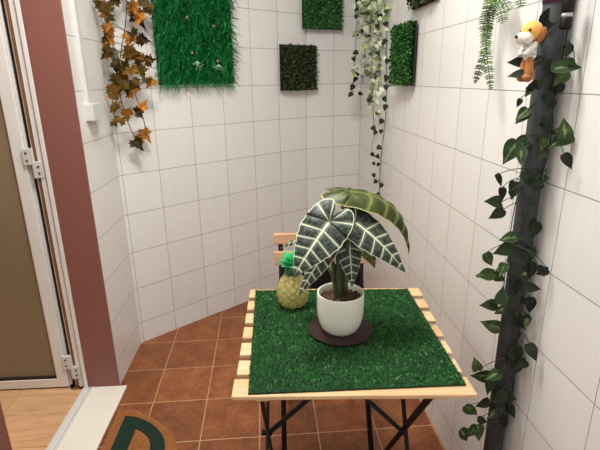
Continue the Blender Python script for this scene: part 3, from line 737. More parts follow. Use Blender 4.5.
    (0.5471,2.8245,1.6189,0.334,-0.329,-0.883,0.0394,2),
    (0.4702,2.8444,1.8911,0.809,-0.332,-0.485,0.0332,1),
    (0.5706,2.8099,1.7016,0.401,-0.123,-0.908,0.0323,1),
    (0.5102,2.8534,1.432,0.971,-0.044,-0.235,0.0357,2),
    (0.569,2.8827,1.9189,-0.88,-0.216,-0.423,0.0402,1),
    (0.5756,2.592,1.575,0.46,-0.5,-0.733,0.0266,1),
    (0.5469,2.8324,1.8203,0.111,-0.171,-0.979,0.0378,1),
    (0.578,2.4843,1.4545,-0.393,-0.509,-0.766,0.0287,2),
    (0.574,2.6608,1.5199,-0.346,-0.151,-0.926,0.0287,2),
    (0.5703,2.8223,1.8355,-0.298,-0.644,-0.705,0.0278,1),
    (0.5719,2.7533,1.675,-0.914,-0.026,-0.406,0.0237,1),
    (0.5789,2.4441,1.801,-0.593,-0.385,-0.707,0.0275,2),
    (0.5715,2.7698,1.3665,0.578,-0.333,-0.745,0.0312,1),
    (0.573,2.703,1.9541,0.215,-0.191,-0.958,0.0239,3),
    (0.5728,2.7117,1.344,0.341,-0.364,-0.867,0.0272,2),
    (0.5182,2.8484,1.8197,-0.091,-0.393,-0.915,0.0262,1),
    (0.5757,2.5874,1.5336,-0.048,-0.542,-0.839,0.0273,2),
    (0.5752,2.6062,1.417,-0.837,-0.396,-0.378,0.0331,1),
    (0.5756,2.5918,1.2745,-0.235,-0.635,-0.736,0.0365,2),
    (0.5723,2.7355,1.7682,-0.232,-0.162,-0.959,0.0303,2),
    (0.5119,2.9196,1.9787,-0.875,-0.438,-0.204,0.0411,1),
    (0.5787,2.4523,1.78,0.447,-0.367,-0.816,0.0244,1),
    (0.5599,2.9134,1.8374,0.841,-0.118,-0.528,0.0375,1),
    (0.5381,2.9109,1.7647,-0.987,-0.023,-0.16,0.0366,1),
    (0.5705,2.8146,1.2925,0.97,-0.145,-0.198,0.031,2),
    (0.5401,2.8289,1.6356,0.944,-0.207,-0.257,0.0264,2),
    (0.5608,2.8827,1.9872,0.496,-0.649,-0.576,0.0408,3),
    (0.5628,2.8573,1.7134,0.905,-0.404,-0.134,0.0299,1),
    (0.5738,2.6676,1.4726,0.928,-0.263,-0.264,0.0282,3),
    (0.5492,2.8538,1.3929,-0.55,-0.438,-0.712,0.0328,1),
]
IVY_STEMS = [[(0.5693, 2.8675, 2.0833), (0.5743, 2.6484, 1.846), (0.5779, 2.4868, 1.6136), (0.5795, 2.4177, 1.213), (0.5782, 2.4758, 0.9346), (0.5779, 2.4873, 0.7301)], [(0.5682, 2.9186, 2.0961), (0.5306, 2.92, 1.8438), (0.5056, 2.92, 1.6851), (0.4991, 2.92, 1.4643), (0.4855, 2.92, 1.2562)], [(0.5687, 2.8928, 2.0896), (0.5705, 2.8133, 1.5676), (0.574, 2.6605, 1.0649)], [(0.5682, 2.9186, 2.0961), (0.5605, 2.92, 1.6305), (0.5518, 2.92, 1.32)], [(0.5693, 2.8675, 2.0833), (0.574, 2.6609, 1.656), (0.5759, 2.575, 1.4009)]]
FERN = [
    ([(0.5744, 1.3167, 1.5989), (0.5745, 1.3119, 1.5553), (0.5743, 1.3208, 1.4954), (0.5748, 1.2997, 1.431), (0.5739, 1.3411, 1.3456)], 0.0151),
    ([(0.5747, 1.3051, 1.5968), (0.575, 1.2916, 1.5405), (0.5749, 1.2969, 1.4683), (0.5752, 1.2849, 1.4177), (0.5761, 1.2416, 1.3313)], 0.0151),
    ([(0.5751, 1.2881, 1.5938), (0.5756, 1.2666, 1.5487), (0.5762, 1.2393, 1.5218), (0.5767, 1.2163, 1.4893)], 0.0168),
    ([(0.5757, 1.2607, 1.5889), (0.5764, 1.2305, 1.5479), (0.5772, 1.1935, 1.5159)], 0.0168),
    ([(0.5758, 1.2553, 1.588), (0.5757, 1.2611, 1.5479), (0.5751, 1.2897, 1.5091), (0.575, 1.2929, 1.4754)], 0.0134),
    ([(0.578, 1.1615, 1.5712), (0.5782, 1.1499, 1.5421), (0.5785, 1.1395, 1.5174)], 0.0134),
]
# ------------------------------------------------------------------ the room
ROW0, ROW = .119, .2013
PLAN = [(-.7548, 2.2522), (-.5924, 2.3874), (-.4286, 2.5239), (-.2716, 2.644), (-.1174, 2.7764), (.0375, 2.9006), (.2109, 3.0207), (.3945, 3.0917), (.5829, 3.1532)]
PU = [-.09, 1, 2, 3, 4, 5, 6, 7, 8]
HT = 2.6
def wall(name, pts, us, z0, z1, mat, thick, label):
    """tiled face along plan points (room on the left when walking), a slab behind it"""
    m = MB(); n = len(pts); back = []
    for i in range(n):
        a = Vector(pts[max(i - 1, 0)]); b = Vector(pts[min(i + 1, n - 1)]); t = (b - a).normalized()
        back.append(Vector(pts[i]) + Vector((t.y, -t.x)) * thick)
    for i in range(n - 1):
        (x0, y0), (x1, y1) = pts[i], pts[i + 1]
        v0, v1 = (z0 - ROW0) / ROW + 20, (z1 - ROW0) / ROW + 20
        m.poly([(x1, y1, z0), (x0, y0, z0), (x0, y0, z1), (x1, y1, z1)], [(us[i + 1] + 40, v0), (us[i] + 40, v0), (us[i] + 40, v1), (us[i + 1] + 40, v1)], 0)
        a, b = back[i], back[i + 1]
        m.poly([(a.x, a.y, z0), (b.x, b.y, z0), (b.x, b.y, z1), (a.x, a.y, z1)], None, 1)
        m.poly([(x0, y0, z1), (a.x, a.y, z1), (b.x, b.y, z1), (x1, y1, z1)], None, 1)
        m.poly([(x0, y0, z0), (x1, y1, z0), (b.x, b.y, z0), (a.x, a.y, z0)], None, 1)
    for i in (0, n - 1):
        (x, y), b = pts[i], back[i]
        m.poly([(x, y, z0), (x, y, z1), (b.x, b.y, z1), (b.x, b.y, z0)], None, 1)
    return struct(m.build(name, mat), label)
tp = [M['tile'], M['plaster']]
wall('wall_back', PLAN[::-1], PU[::-1], 0, HT, tp, .1, 'white square tiled wall across the end of the balcony')
RA, RB = Vector(PLAN[-1]), Vector((.6814, -1.2))
RL = (RB - RA).length
wall('wall_right', [tuple(RB), tuple(RA)], [10.973 - RL / .2005, 10.973], 0, HT, tp, .1, 'white tiled wall on the right')
WX = -.755
wall('wall_left', [PLAN[0], (WX, 1.874)], [0.04, .97], 0, HT, [M['tile'], M['plaster']], .12, 'white tiled wall strip beside the doorway')
wall('wall_left', [(WX, 1.075), (WX + .01, -1.2)], [5.88, 17], 0, HT, tp, .12, 'white tiled wall on the near side of the doorway')
# floor, ceiling, indoor floor
m = MB(); m.poly([(-.86, -1.2, 0), (.80, -1.2, 0), (.80, 3.4, 0), (-.98, 3.4, 0), (-.98, 1.874, 0), (-.86, 1.874, 0)])
m.poly([(-.86, -1.2, -.05), (-.86, 1.874, -.05), (-.98, 1.874, -.05), (-.98, 3.4, -.05), (.80, 3.4, -.05), (.80, -1.2, -.05)])
struct(m.build('floor', M['floor']), 'brown terracotta tiled balcony floor')
m = MB(); m.box(-3.1, -1.2, HT, .85, 3.4, HT + .05); struct(m.build('ceiling', M['plaster']))
m = MB(); m.box(-3.1, .3, -.05, -.886, 1.87, 0.0); m.box(-3.1, 1.87, -.05, -.97, 3.2, 0.0); struct(m.build('floor', M['parquet']), 'pale oak laminate floor inside the room')
m = MB(); m.box(-3.2, .3, 0, -3.1, 3.2, HT); struct(m.build('wall_far', M['inner']))
m = MB(); m.box(-3.1, 3.2, 0, -.98, 3.3, HT); struct(m.build('wall_inner', M['inner']))
m = MB(); m.box(-3.1, .2, 0, -.9, .3, HT); struct(m.build('wall_near', M['inner']))
# lintel over the doorway and red reveals
m = MB(); m.box(-.885, 1.075, 2.12, WX, 1.874, HT); struct(m.build('trim_1', M['plaster']), 'lintel above the doorway')
m = MB(); m.box(-.897, 1.868, .012, WX + .004, 1.8745, 2.12); m.box(WX - .03, 1.8743, .012, WX + .004, 1.8775, 2.12)
struct(m.build('trim_2', M['red'], bevel=.002), 'brick red painted reveal of the doorway')
m = MB(); m.box(-.897, 1.0745, .0, WX + .004, 1.081, 2.12); m.box(WX - .001, 1.035, .0, WX + .004, 1.0755, 2.12)
struct(m.build('trim_3', M['red'], bevel=.002), 'brick red near edge of the doorway')
m = MB(); m.box(-.873, 1.081, .0005, -.716, 1.868, .014); struct(m.build('trim_4', M['marble'], bevel=.004), 'cream marble door sill')
m = MB()
m.box(-.912, 1.081, -.005, -.873, 1.868, .008); m.box(-.912, 1.081, .008, -.908, 1.868, .015); m.box(-.900, 1.081, .008, -.897, 1.868, .015)
m.box(-.887, 1.081, .008, -.8835, 1.868, .016); m.box(-.876, 1.081, .008, -.8728, 1.868, .017)
struct(m.build('trim_5', M['alu'], bevel=.0015), 'white aluminium door track along the sill')
# door frame post at the hinge side: stepped white profile, black gaskets, brown strip
m = MB(); m.box(-.909, 1.864, .009, -.893, 1.935, 2.12); m.box(-.935, 1.874, .012, -.909, 1.935, 2.12); m.box(-.957, 1.886, .012, -.951, 1.935, 2.12)
fr = m.build('trim_6', M['alu'], bevel=.0015); struct(fr, 'white aluminium door frame post')
m = MB(); m.box(-.949, 1.879, .012, -.938, 1.93, 2.12); m.build('brown_strip', M['brown'], fr)
m = MB(); m.box(-.912, 1.869, .012, -.9085, 1.878, 2.12); m.box(-.9512, 1.884, .012, -.9488, 1.925, 2.12); m.build('gasket', M['gasket'], fr)
# the open door leaf
D0, D1, DY, DT, DZ0, DZ1 = -1.70, -.985, 1.884, .045, .007, 2.10
m = MB()
m.box(D1 - .050, DY, DZ0, D1, DY + DT, DZ1); m.box(D0, DY, DZ0, D0 + .05, DY + DT, DZ1)
m.box(D0 + .05, DY, DZ0, D1 - .05, DY + DT, DZ0 + .044); m.box(D0 + .05, DY, DZ1 - .06, D1 - .05, DY + DT, DZ1)
m.box(D1, DY + .012, DZ0, D1 + .008, DY + DT, DZ1)
door = m.build('door_1', M['alu'], bevel=.003); struct(door, 'open white aluminium door with frosted brown glass')
m = MB(); m.box(D0 + .045, DY + .014, DZ0 + .04, D1 - .045, DY + .022, DZ1 - .055); m.build('glass_pane', M['glass'], door)
m = MB(); m.box(D0 + .05, DY + .004, DZ0 + .044, D1 - .05, DY + .013, DZ0 + .056); m.box(D0 + .05, DY + .008, DZ0 + .044, D0 + .053, DY + .013, DZ1 - .06)
m.build('gasket', M['gasket'], door)
m = MB(); m.box(D0, DY + .005, DZ0 - .006, D1 + .008, DY + DT - .005, DZ0 + .001); m.box(D1 + .008, DY + .022, DZ0, D1 + .028, DY + .04, DZ1)
m.build('gap_shade', M['gasket'], door)  # black strips stand in for shade in the gaps below and beside the leaf
for z in (.145, 1.085, 1.95):
    m = MB(); m.box(-.990, DY - .012, z - .035, -.955, DY + .004, z + .030); m.box(-.955, DY - .014, z - .088, -.919, DY + .008, z - .022)
    m.tube([(-.955, DY - .006, z - .09), (-.955, DY - .006, z + .03)], .007, 12)
    h = m.build('hinge', M['white'], door, bevel=.002)
    m = MB()
    for x, zz in ((-.975, .012), (-.975, -.018), (-.935, -.042), (-.935, -.068)):
        m.tube([(x, DY - .0165 + (.0025 if x < -.96 else 0), z + zz), (x, DY - .011, z + zz)], .0042, 10)
    m.build('screw', M['steel'], h)

# cable duct with junction box on the left wall
cd = thing('cable_duct', 'white plastic cable duct and small box on left tiled wall', 'cable duct', (WX, 1.99, 1.2))
m = MB(); m.box(WX - .004, 1.972, 1.275, WX + .013, 2.006, 2.595); m.box(WX - .003, 2.006, 1.275, WX + .005, 2.022, 2.595)
m.build('duct', M['white'], cd, bevel=.002)
m = MB(); m.box(WX - .004, 1.952, 1.208, WX + .034, 2.03, 1.278); m.build('junction_box', M['white'], cd, bevel=.004)
m = MB(); m.tube([(WX + .018, 1.985, 1.194), (WX + .018, 1.985, 1.212)], .008, 14); m.build('cable_gland', M['grey'], cd, True)

# ------------------------------------------------------------------ doormat
coir = [(-.698, 1.70), (-.63, 1.69), (-.554, 1.643), (-.479, 1.583), (-.423, 1.502), (-.401, 1.43)]
def smooth_line(p, k=6):
    out = []
    for i in range(len(p) - 1):
        p0, p1, p2, p3 = (Vector(p[max(0, i - 1)]), Vector(p[i]), Vector(p[i + 1]), Vector(p[min(len(p) - 1, i + 2)]))
        for j in range(k):
            t = j / k
            out.append(.5 * ((2 * p1) + (p2 - p0) * t + (2 * p0 - 5 * p1 + 4 * p2 - p3) * t * t + (3 * p1 - p0 - 3 * p2 + p3) * t ** 3))
    out.append(Vector(p[-1])); return out
half = smooth_line(coir)
out = half + [Vector((v.x, 2.86 - v.y)) for v in half[-2::-1]]
def slab(poly, z0, z1):
    m = MB(); n = len(poly)
    for z in (z0, z1): m.v += [(p[0], p[1], z) for p in poly]
    m.face(range(n)); m.face([n + i for i in range(n)])
    m.f[1] = m.f[1][::-1]                                     # the outline runs clockwise
    for i in range(n): m.face((i, n + i, n + (i + 1) % n, (i + 1) % n))
    return m
mat_ = thing('doormat', 'rounded brown coir doormat with a dark green letter beside marble sill', 'doormat', (-.56, 1.43, .0))
slab(out, .0005, .012).build('coir_base', M['coir'], mat_)
def inside(x, y, poly):
    c = False; n = len(poly)
    for i in range(n):
        (x1, y1), (x2, y2) = poly[i][:2], poly[i - 1][:2]
        if (y1 > y) != (y2 > y) and x < (x2 - x1) * (y - y1) / (y2 - y1) + x1: c = not c
    return c
Dout = [(-.660, 1.655), (-.607, 1.642), (-.534, 1.597), (-.485, 1.541), (-.459, 1.489), (-.451, 1.43)]
Din = [(-.596, 1.578), (-.562, 1.555), (-.532, 1.522), (-.515, 1.487), (-.509, 1.455), (-.508, 1.43)]
ho, hi = smooth_line(Dout), smooth_line(Din)
fo = ho + [Vector((v.x, 2.86 - v.y)) for v in ho[-2::-1]]
fi = hi + [Vector((v.x, 2.86 - v.y)) for v in hi[-2::-1]]
m = MB(); n = len(fo); b = 0
for z in (.011, .0165): m.v += [(p[0], p[1], z) for p in fo] + [(p[0], p[1], z) for p in fi]
for i in range(n):
    j = (i + 1) % n
    m.face((2 * n + i, 2 * n + n + i, 2 * n + n + j, 2 * n + j)); m.face((i, 2 * n + i, 2 * n + j, j)); m.face((n + i, n + j, 3 * n + j, 3 * n + i))
m.build('letter', M['dgreen'], mat_)
m = MB(); rr = random.Random(5)
while len(m.f) < 9000:
    x, y = rr.uniform(-.70, -.40), rr.uniform(1.30, 1.71)
    if not inside(x, y, out): continue
    a = rr.uniform(0, 2 * PI); L = rr.uniform(.004, .009); z = .0135 if not (inside(x, y, fo) and not inside(x, y, fi)) else None
    if z is None: continue
    dx, dy = math.cos(a) * L, math.sin(a) * L; w = .0007
    m.poly([(x - dy / L * w, y + dx / L * w, .0115), (x + dy / L * w, y - dx / L * w, .0115), (x + dx, y + dy, z + rr.uniform(0, .004))])
o = m.build('bristles', M['coir_pile'], mat_); o['kind'] = 'stuff'

# ------------------------------------------------------------------ table
TA = math.radians(-3.4); TC = Vector((.163, 1.113, 0))
TM = Matrix.Translation(TC) @ Matrix.Rotation(TA, 4, 'Z')
def T(x, y, z): return TM @ Vector((x, y, z))
table = thing('folding_table', 'small folding table with pale slatted wooden top and black metal legs', 'table', tuple(TC))
TOPM = Matrix.Translation(Vector((.009, -.001, 0))) @ TM @ Matrix(((1, -.036, 0, -.0095), (0, 1, 0, 0), (0, 0, 1, 0), (0, 0, 0, 1)))   # the old top is a little racked
m = MB(); tw = .2665
ys = [-.27]
pitch = (.54 - .057) / 6
for i in range(7):
    y0 = -.27 + i * pitch
    m.box(-tw + (0 if i == 0 else .004), y0, .691, tw + (.006 if i == 0 else -.001 + .0045 * i), y0 + (.064 if i == 0 else .057), .702, TOPM)
m.box(-.215, -.25, .672, -.185, .25, .6912, TOPM); m.box(.185, -.25, .672, .215, .25, .6912, TOPM)
m.build('tabletop', M['slats'], table, bevel=.0025)
for s, xo in ((-1, .222), (1, .204)):
    xt = .197 if s < 0 else .199
    m = MB(); m.bar(T(s * xt, -.225, .672), T(s * xo, .285, .012), .016, .010, (0, 1, 0)); m.build('leg', M['black'], table, bevel=.002)
    m = MB(); xi = xo - (.014 if s < 0 else .003)
    m.bar(T(s * (xi - .002), .225, .672), T(s * xi, -.285, .012), .016, .010, (0, 1, 0)); m.build('leg', M['black'], table, bevel=.002)
    m = MB(); m.tube([T(s * (xo + .004), .02, .3455), T(s * (xi - .012), .02, .3455)], .009, 14); m.build('pivot', M['black'], table, True)
    m = MB(); m.bar(T(s * (xi - .008), .02, .350), T(-s * .17, .10 if s < 0 else .14, .66), .013, .007, (1, 0, 0)); m.build('brace', M['black'], table)
for y, x in ((.285, .207), (-.285, .193)):
    m = MB(); m.bar(T(-x - .018, y, .009), T(x + .004, y, .009), .016, .012, (0, 0, 1)); m.build('floor_bar', M['black'], table, bevel=.002)
for y in (-.215, .22):
    m = MB(); m.tube([T(-.2, y, .664), T(.2, y, .664)], .006, 10); m.build('top_rail', M['black'], table, True)

# turf mat on the table
mc = [(-.073, .861), (.414, .857), (.420, 1.349), (-.074, 1.379)]
tm = thing('artificial_grass_mat', 'short green artificial grass mat covering the slatted table top', 'grass mat', (.163, 1.11, .702))
m = MB(); n = 4
for z in (.7022, .7065): m.v += [(x, y, z) for x, y in mc]
m.face((3, 2, 1, 0)); m.face((4, 5, 6, 7))
for i in range(4): m.face((i, (i + 1) % 4, 4 + (i + 1) % 4, 4 + i))
m.build('backing', M['turf_base'], tm)
m = MB(); rr = random.Random(3)
for k in range(34000):
    u, v = rr.random(), rr.random()
    x = (mc[0][0] * (1 - u) + mc[1][0] * u) * (1 - v) + (mc[3][0] * (1 - u) + mc[2][0] * u) * v
    y = (mc[0][1] * (1 - u) + mc[1][1] * u) * (1 - v) + (mc[3][1] * (1 - u) + mc[2][1] * u) * v
    a = rr.uniform(0, 2 * PI); w = .0007; h = rr.uniform(.0022, .0052); le = rr.uniform(.001, .005); b = a + rr.uniform(-1, 1)
    m.poly([(x - math.sin(a) * w, y + math.cos(a) * w, .706), (x + math.sin(a) * w, y - math.cos(a) * w, .706),
            (x + math.sin(a) * w + math.cos(b) * le, y - math.cos(a) * w + math.sin(b) * le, .706 + h), (x - math.sin(a) * w + math.cos(b) * le, y + math.cos(a) * w + math.sin(b) * le, .706 + h)])
o = m.build('pile', M['turf'], tm); o['kind'] = 'stuff'
TOP = .7115

# saucer and potted alocasia
m = MB(); m.lathe([(0, 0), (.084, 0), (.088, .002), (.088, .005), (.0, .005)], (.166, 1.108, TOP - .0002), 56)
sau = m.build('plant_coaster', M['felt'], None, True, loc=(.166, 1.108, TOP - .0002)); tag(sau, 'round dark brown coaster under the white plant pot', 'coaster')
PX, PY, PZ = .163, 1.097, TOP + .0049
plant = thing('potted_alocasia', 'dark leafy plant with bold white veins in a round ivory pot', 'potted plant', (PX, PY, PZ))
prof = [(.0, .0), (.030, .0), (.040, .003), (.0485, .011), (.055, .024), (.0595, .042), (.0615, .062), (.062, .085), (.0618, .108), (.0612, .1125), (.0590, .1135), (.0570, .111), (.0568, .098), (.0565, .08), (0, .08)]
m = MB(); m.lathe(prof, (PX, PY, PZ), 64); m.build('pot', M['pot'], plant, True)
m = MB(); m.lathe([(.0566, .092), (.045, .097), (.02, .100), (.0, .101)], (PX, PY, PZ), 40, fn=lambda a, z, r: 0)
soil = m.build('soil', M['soil'], plant, True)
m = MB(); rr = random.Random(8)
for k in range(420):
    a = rr.uniform(0, 2 * PI); r = .054 * math.sqrt(rr.random()); x, y = PX + r * math.cos(a), PY + r * math.sin(a); s = rr.uniform(.0018, .0045)
    R_ = Matrix.Rotation(rr.uniform(0, 6), 4, (rr.random(), rr.random(), rr.random() + .1))
    m.box(-s, -s * .6, -s * .4, s, s * .6, s * .4, Matrix.Translation((x, y, PZ + .0995 - .006 * (r / .055) ** 2 + rr.uniform(0, .003))) @ R_)
o = m.build('bark_chips', M['chip'], soil); o['kind'] = 'stuff'

WT = [(0, .98), (.08, 1.0), (.2, 1.0), (.33, .93), (.46, .80), (.6, .62), (.73, .43), (.86, .22), (.95, .08), (1.0, .0)]
def interp(tab, t):
    for (a, b), (c, d) in zip(tab[:-1], tab[1:]):
        if t <= c: return b + (d - b) * (t - a) / (c - a) if c > a else d
    return tab[-1][1]
LOBE = [(.10, 1.0), (.02, .99), (-.07, .97), (-.16, .90), (-.24, .80), (-.30, .67), (-.335, .52), (-.335, .36), (-.30, .21), (-.23, .10), (-.12, .03), (-.01, .0)]
def alocasia(J, Tp, N, hw, fold=.15, bend=.08, lob=1.0, curl=0.0):
    J, Tp, N = Vector(J), Vector(Tp), Vector(N); L = (Tp - J).length; a = (Tp - J) / L
    n = (N - a * N.dot(a)).normalized(); b = n.cross(a); m = MB(); NV = 8
    def mid(s): return J + a * (L * s) + n * (bend * L * 4 * s * (1 - s) - curl * L * s * s)
    for side in (-1, 1):
        rows = []
        for k in range(len(LOBE) - 1, -1, -1):
            t, w = LOBE[k]; rows.append((J, t * lob * (L if True else 1), w * hw, -(k + 1) / 4 * 1.0))
        NR = 28
        for i in range(NR + 1):
            s = i / NR; t = s + .16 * (1 - s) * min(1, .35 + s * 2)
            wv = interp(WT, t) * hw
            if i < NR: wv *= 1 + .03 * math.cos(2 * PI * s * 6)
            rows.append((s, t * L, wv, s * 6))
        base = len(m.v); uvs = []
        for (o, ax, lat, u) in rows:
            if isinstance(o, float) or isinstance(o, int):
                O = mid(o); tt = ax / L
                E = mid(min(1, tt)) + b * (side * lat) - n * (fold * lat)
            else:
                O = J.copy(); E = J + a * ax + b * (side * lat) - n * (fold * lat * .9) + n * (bend * 3.4 * ax)
            for j in range(NV + 1):
                v = j / NV
                q = .5 - .5 * math.cos(2 * PI * u) if u >= 0 else .5 - .5 * math.cos(2 * PI * u)
                bul = math.sin(PI * v) * q * .035 * hw * 2
                P = O.lerp(E, v) + n * (bul + fold * lat * .55 * math.sin(PI * v))
                m.v.append(tuple(P)); uvs.append((u, side * v))
        R_ = len(rows)
        for i in range(R_ - 1):
            for j in range(NV):
                q = [base + i * (NV + 1) + j, base + i * (NV + 1) + j + 1, base + (i + 1) * (NV + 1) + j + 1, base + (i + 1) * (NV + 1) + j]
                if side > 0: q = q[::-1]
                m.face(q, [uvs[x - base] for x in q])
    return m
def bez(p0, p1, p2, n=14):
    p0, p1, p2 = Vector(p0), Vector(p1), Vector(p2)
    return [p0 * (1 - t) ** 2 + p1 * 2 * t * (1 - t) + p2 * t * t for t in [i / n for i in range(n + 1)]]
SZ = PZ + .098
LEAVES = [  # J, tip, facing, half width, fold, bend, lobe scale, curl, root, pale
    ((.124, 1.030, 1.044), (.034, .985, .923), (-.28, -.85, .45), .057, .06, .05, .95, .0, (-.006, -.008), 0),
    ((.121, 1.055, .962), (.048, 1.012, .862), (-.45, -.80, .35), .026, .25, .05, .8, .0, (-.014, .0), 0),
    ((.190, 1.060, 1.031), (.314, 1.030, .905), (.15, -.80, .62), .045, .12, .09, .9, .0, (.008, -.004), 0),
    ((.178, 1.120, 1.092), (.336, 1.090, .926), (.58, -.16, .80), .056, .50, .24, .52, .0, (.006, .010), 0),
    ((.181, 1.092, .975), (.187, 1.062, .857), (.05, -.95, .25), .034, .12, .05, .75, .0, (.014, .004), 0),
    ((.212, 1.150, .985), (.262, 1.140, .872), (.30, .80, -.10), .040, .2, .1, .7, .0, (.012, .012), 0),
    ((.093, 1.155, .965), (.008, 1.175, .928), (-.10, -.25, .95), .022, .35, .05, .8, .0, (-.012, .012), 1),
]
for i, (J, Tp, N, hw, fold, bend, lob, curl, rt_, pale) in enumerate(LEAVES):
    lf = alocasia(J, Tp, N, hw, fold, bend, lob, curl).build('leaf', M['aloc_olive' if i == 3 else 'aloc'], plant, True)
    if i == 3: lf['label'] = 'olive green leaf arching to the right'
    root = Vector((PX + rt_[0], PY + rt_[1], SZ - .004)); Jv = Vector(J)
    c = Vector((root.x * .75 + Jv.x * .25, root.y * .7 + Jv.y * .3, Jv.z + .01))
    m = MB(); pts = bez(root, c, Jv); m.tube(pts, [.0058 - .0034 * k / len(pts) for k in range(len(pts))], 10)
    m.build('leaf_stalk', M['petiole_pale' if pale else 'petiole'], lf, True)
lf_pts = [((.150, 1.088), (.128, 1.10, .90), .006), ((.168, 1.104), (.19, 1.12, .93), .006), ((.158, 1.082), (.150, 1.06, .93), .0055)]
for (rx, ry), e, r in lf_pts:
    m = MB(); pts = bez((rx, ry, SZ - .004), (rx, ry, SZ + .05), e); m.tube(pts, [r * (1 - .6 * k / len(pts)) for k in range(len(pts))], 10)
    m.build('leaf_stalk', M['petiole'], plant, True)

# glass pineapple
GX, GY, GZ = .043, 1.262, TOP
pin = thing('glass_pineapple_ornament', 'yellow glass pineapple ornament with green leaf crown on the grass mat', 'ornament', (GX, GY, GZ))
prof = [(0, 0), (.026, 0), (.034, .004), (.041, .014), (.0455, .03), (.0465, .045), (.044, .062), (.038, .078), (.030, .090), (.0225, .098), (.021, .104)]
fine = []
for (r0, z0), (r1, z1) in zip(prof[:-1], prof[1:]):
    for k in range(5): fine.append((r0 + (r1 - r0) * k / 5, z0 + (z1 - z0) * k / 5))
fine.append(prof[-1])
def dia(a, z, r):
    if r < .02 or z < .004: return 0
    return .0042 * abs(math.sin(a * 5 + z * 150)) * abs(math.sin(a * 5 - z * 150))
m = MB(); m.lathe(fine, (GX, GY, GZ), 120, fn=dia)
m.lathe([(max(.0, r - .004), z + .002) for r, z in fine[::-1]], (GX, GY, GZ), 60); m.build('glass_body', M['pglass'], pin, True)
m = MB(); m.lathe([(.0, .1), (.0215, .1), (.0235, .104), (.0225, .124), (.019, .134), (0, .136)], (GX, GY, GZ), 32); cr = m.build('stopper', M['crown2'], pin, True)
m = MB(); rr = random.Random(2)
for ring, (nn, L, el) in enumerate(((8, .040, 28), (7, .045, 48), (5, .046, 70), (3, .044, 84))):
    for k in range(nn):
        a = 2 * PI * (k + ring * .5) / nn; e = math.radians(el)
        d = Vector((math.cos(a) * math.cos(e), math.sin(a) * math.cos(e), math.sin(e))); s = Vector((-math.sin(a), math.cos(a), 0)); up = s.cross(d) * -1
        o = Vector((GX, GY, GZ + .124 + ring * .003)) + Vector((math.cos(a), math.sin(a), 0)) * .012 * (1 - ring * .22)
        p = [o - s * .008, o + s * .008, o + d * L * .5 + s * .0105, o + d * L * .5 - s * .0105, o + d * L - up * .004]
        q = [x + up * .003 for x in p[:4]]
        b = len(m.v); m.v += [tuple(x) for x in p + q]
        for f in ((0, 1, 2, 3), (5, 8, 7, 6), (3, 2, 4), (7, 8, 4), (1, 6, 7, 2), (0, 3, 8, 5), (2, 7, 4), (3, 4, 8)): m.face([b + x for x in f])
m.build('leaf_crown', M['crown'], pin, True)

# ------------------------------------------------------------------ chair
CX, CA = .167, math.radians(-1.5)
CM = Matrix.Translation((CX, 1.60, 0)) @ Matrix.Rotation(CA, 4, 'Z')
def K(x, y, z): return CM @ Vector((x, y, z))
chair = thing('folding_chair', 'folding chair with wooden slats and black metal frame behind the table', 'chair', (CX, 1.60, 0))
for z0, z1, y, w in ((.763, .805, .057, .181), (.680, .735, .050, .181)):
    m = MB(); m.box(-w, y - .009, z0, w, y + .009, z1, CM); m.build('back_slat', M['pine2'], chair, bevel=.004)
m = MB()
for i in range(5): m.box(-.18, -.33 + i * .068, .436, .18, -.33 + i * .068 + .055, .452, CM)
m.build('seat', M['pine2'], chair, bevel=.003)
for s in (-1, 1):
    m = MB(); m.tube([K(s * .155, .070, .800), K(s * .155, .045, .62), K(s * .155, -.06, .40), K(s * .155, -.345, .010)], .0095, 12); m.build('leg', M['black'], chair, True)
    m = MB(); m.tube([K(s * .135, -.30, .432), K(s * .135, .13, .010)], .0095, 12); m.build('leg', M['black'], chair, True)
for x, y in ((.155, -.345), (.135, .13)):
    m = MB(); m.tube([K(-x, y, .0105), K(x, y, .0105)], .0095, 12); m.build('floor_bar', M['black'], chair, True)
m = MB(); m.tube([K(-.155, -.03, .43), K(.155, -.03, .43)], .008, 10); m.build('seat_rail', M['black'], chair, True)
# black cloth hanging at the back of the chair
m = MB(); nx, nz = 24, 14; rr = random.Random(9)
def cl(i, j, o):
    x = -.150 + .325 * i / nx * (1 if j < nz else 1); z = .700 - .25 * j / nz
    if i == nx: x -= .012 * math.sin(j / nz * PI)
    return K(x * (1 - .02 * j / nz) + (.010 if i > nx - 2 and j > nz - 4 else 0), .086 + .006 * math.sin(i * 1.1 + j * .2) + .004 * math.sin(i * .37) + o, z)
for o in (0, .006):
    for j in range(nz + 1):
        for i in range(nx + 1): m.v.append(tuple(cl(i, j, o)))
S = (nx + 1) * (nz + 1)
for j in range(nz):
    for i in range(nx):
        a = j * (nx + 1) + i
        m.face((a, a + nx + 1, a + nx + 2, a + 1)); m.face((S + a, S + a + 1, S + a + nx + 2, S + a + nx + 1))
for i in range(nx):
    m.face((i, i + 1, S + i + 1, S + i)); a = nz * (nx + 1) + i; m.face((a, S + a, S + a + 1, a + 1))
for j in range(nz):
    a = j * (nx + 1); m.face((a, S + a, S + a + nx + 1, a + nx + 1)); a += nx; m.face((a, a + nx + 1, S + a + nx + 1, S + a))
o = m.build('black_cloth', M['cloth'], None, True, loc=(CX, 1.686, .46)); tag(o, 'black cloth hanging behind lower back slat of folding chair', 'cloth')
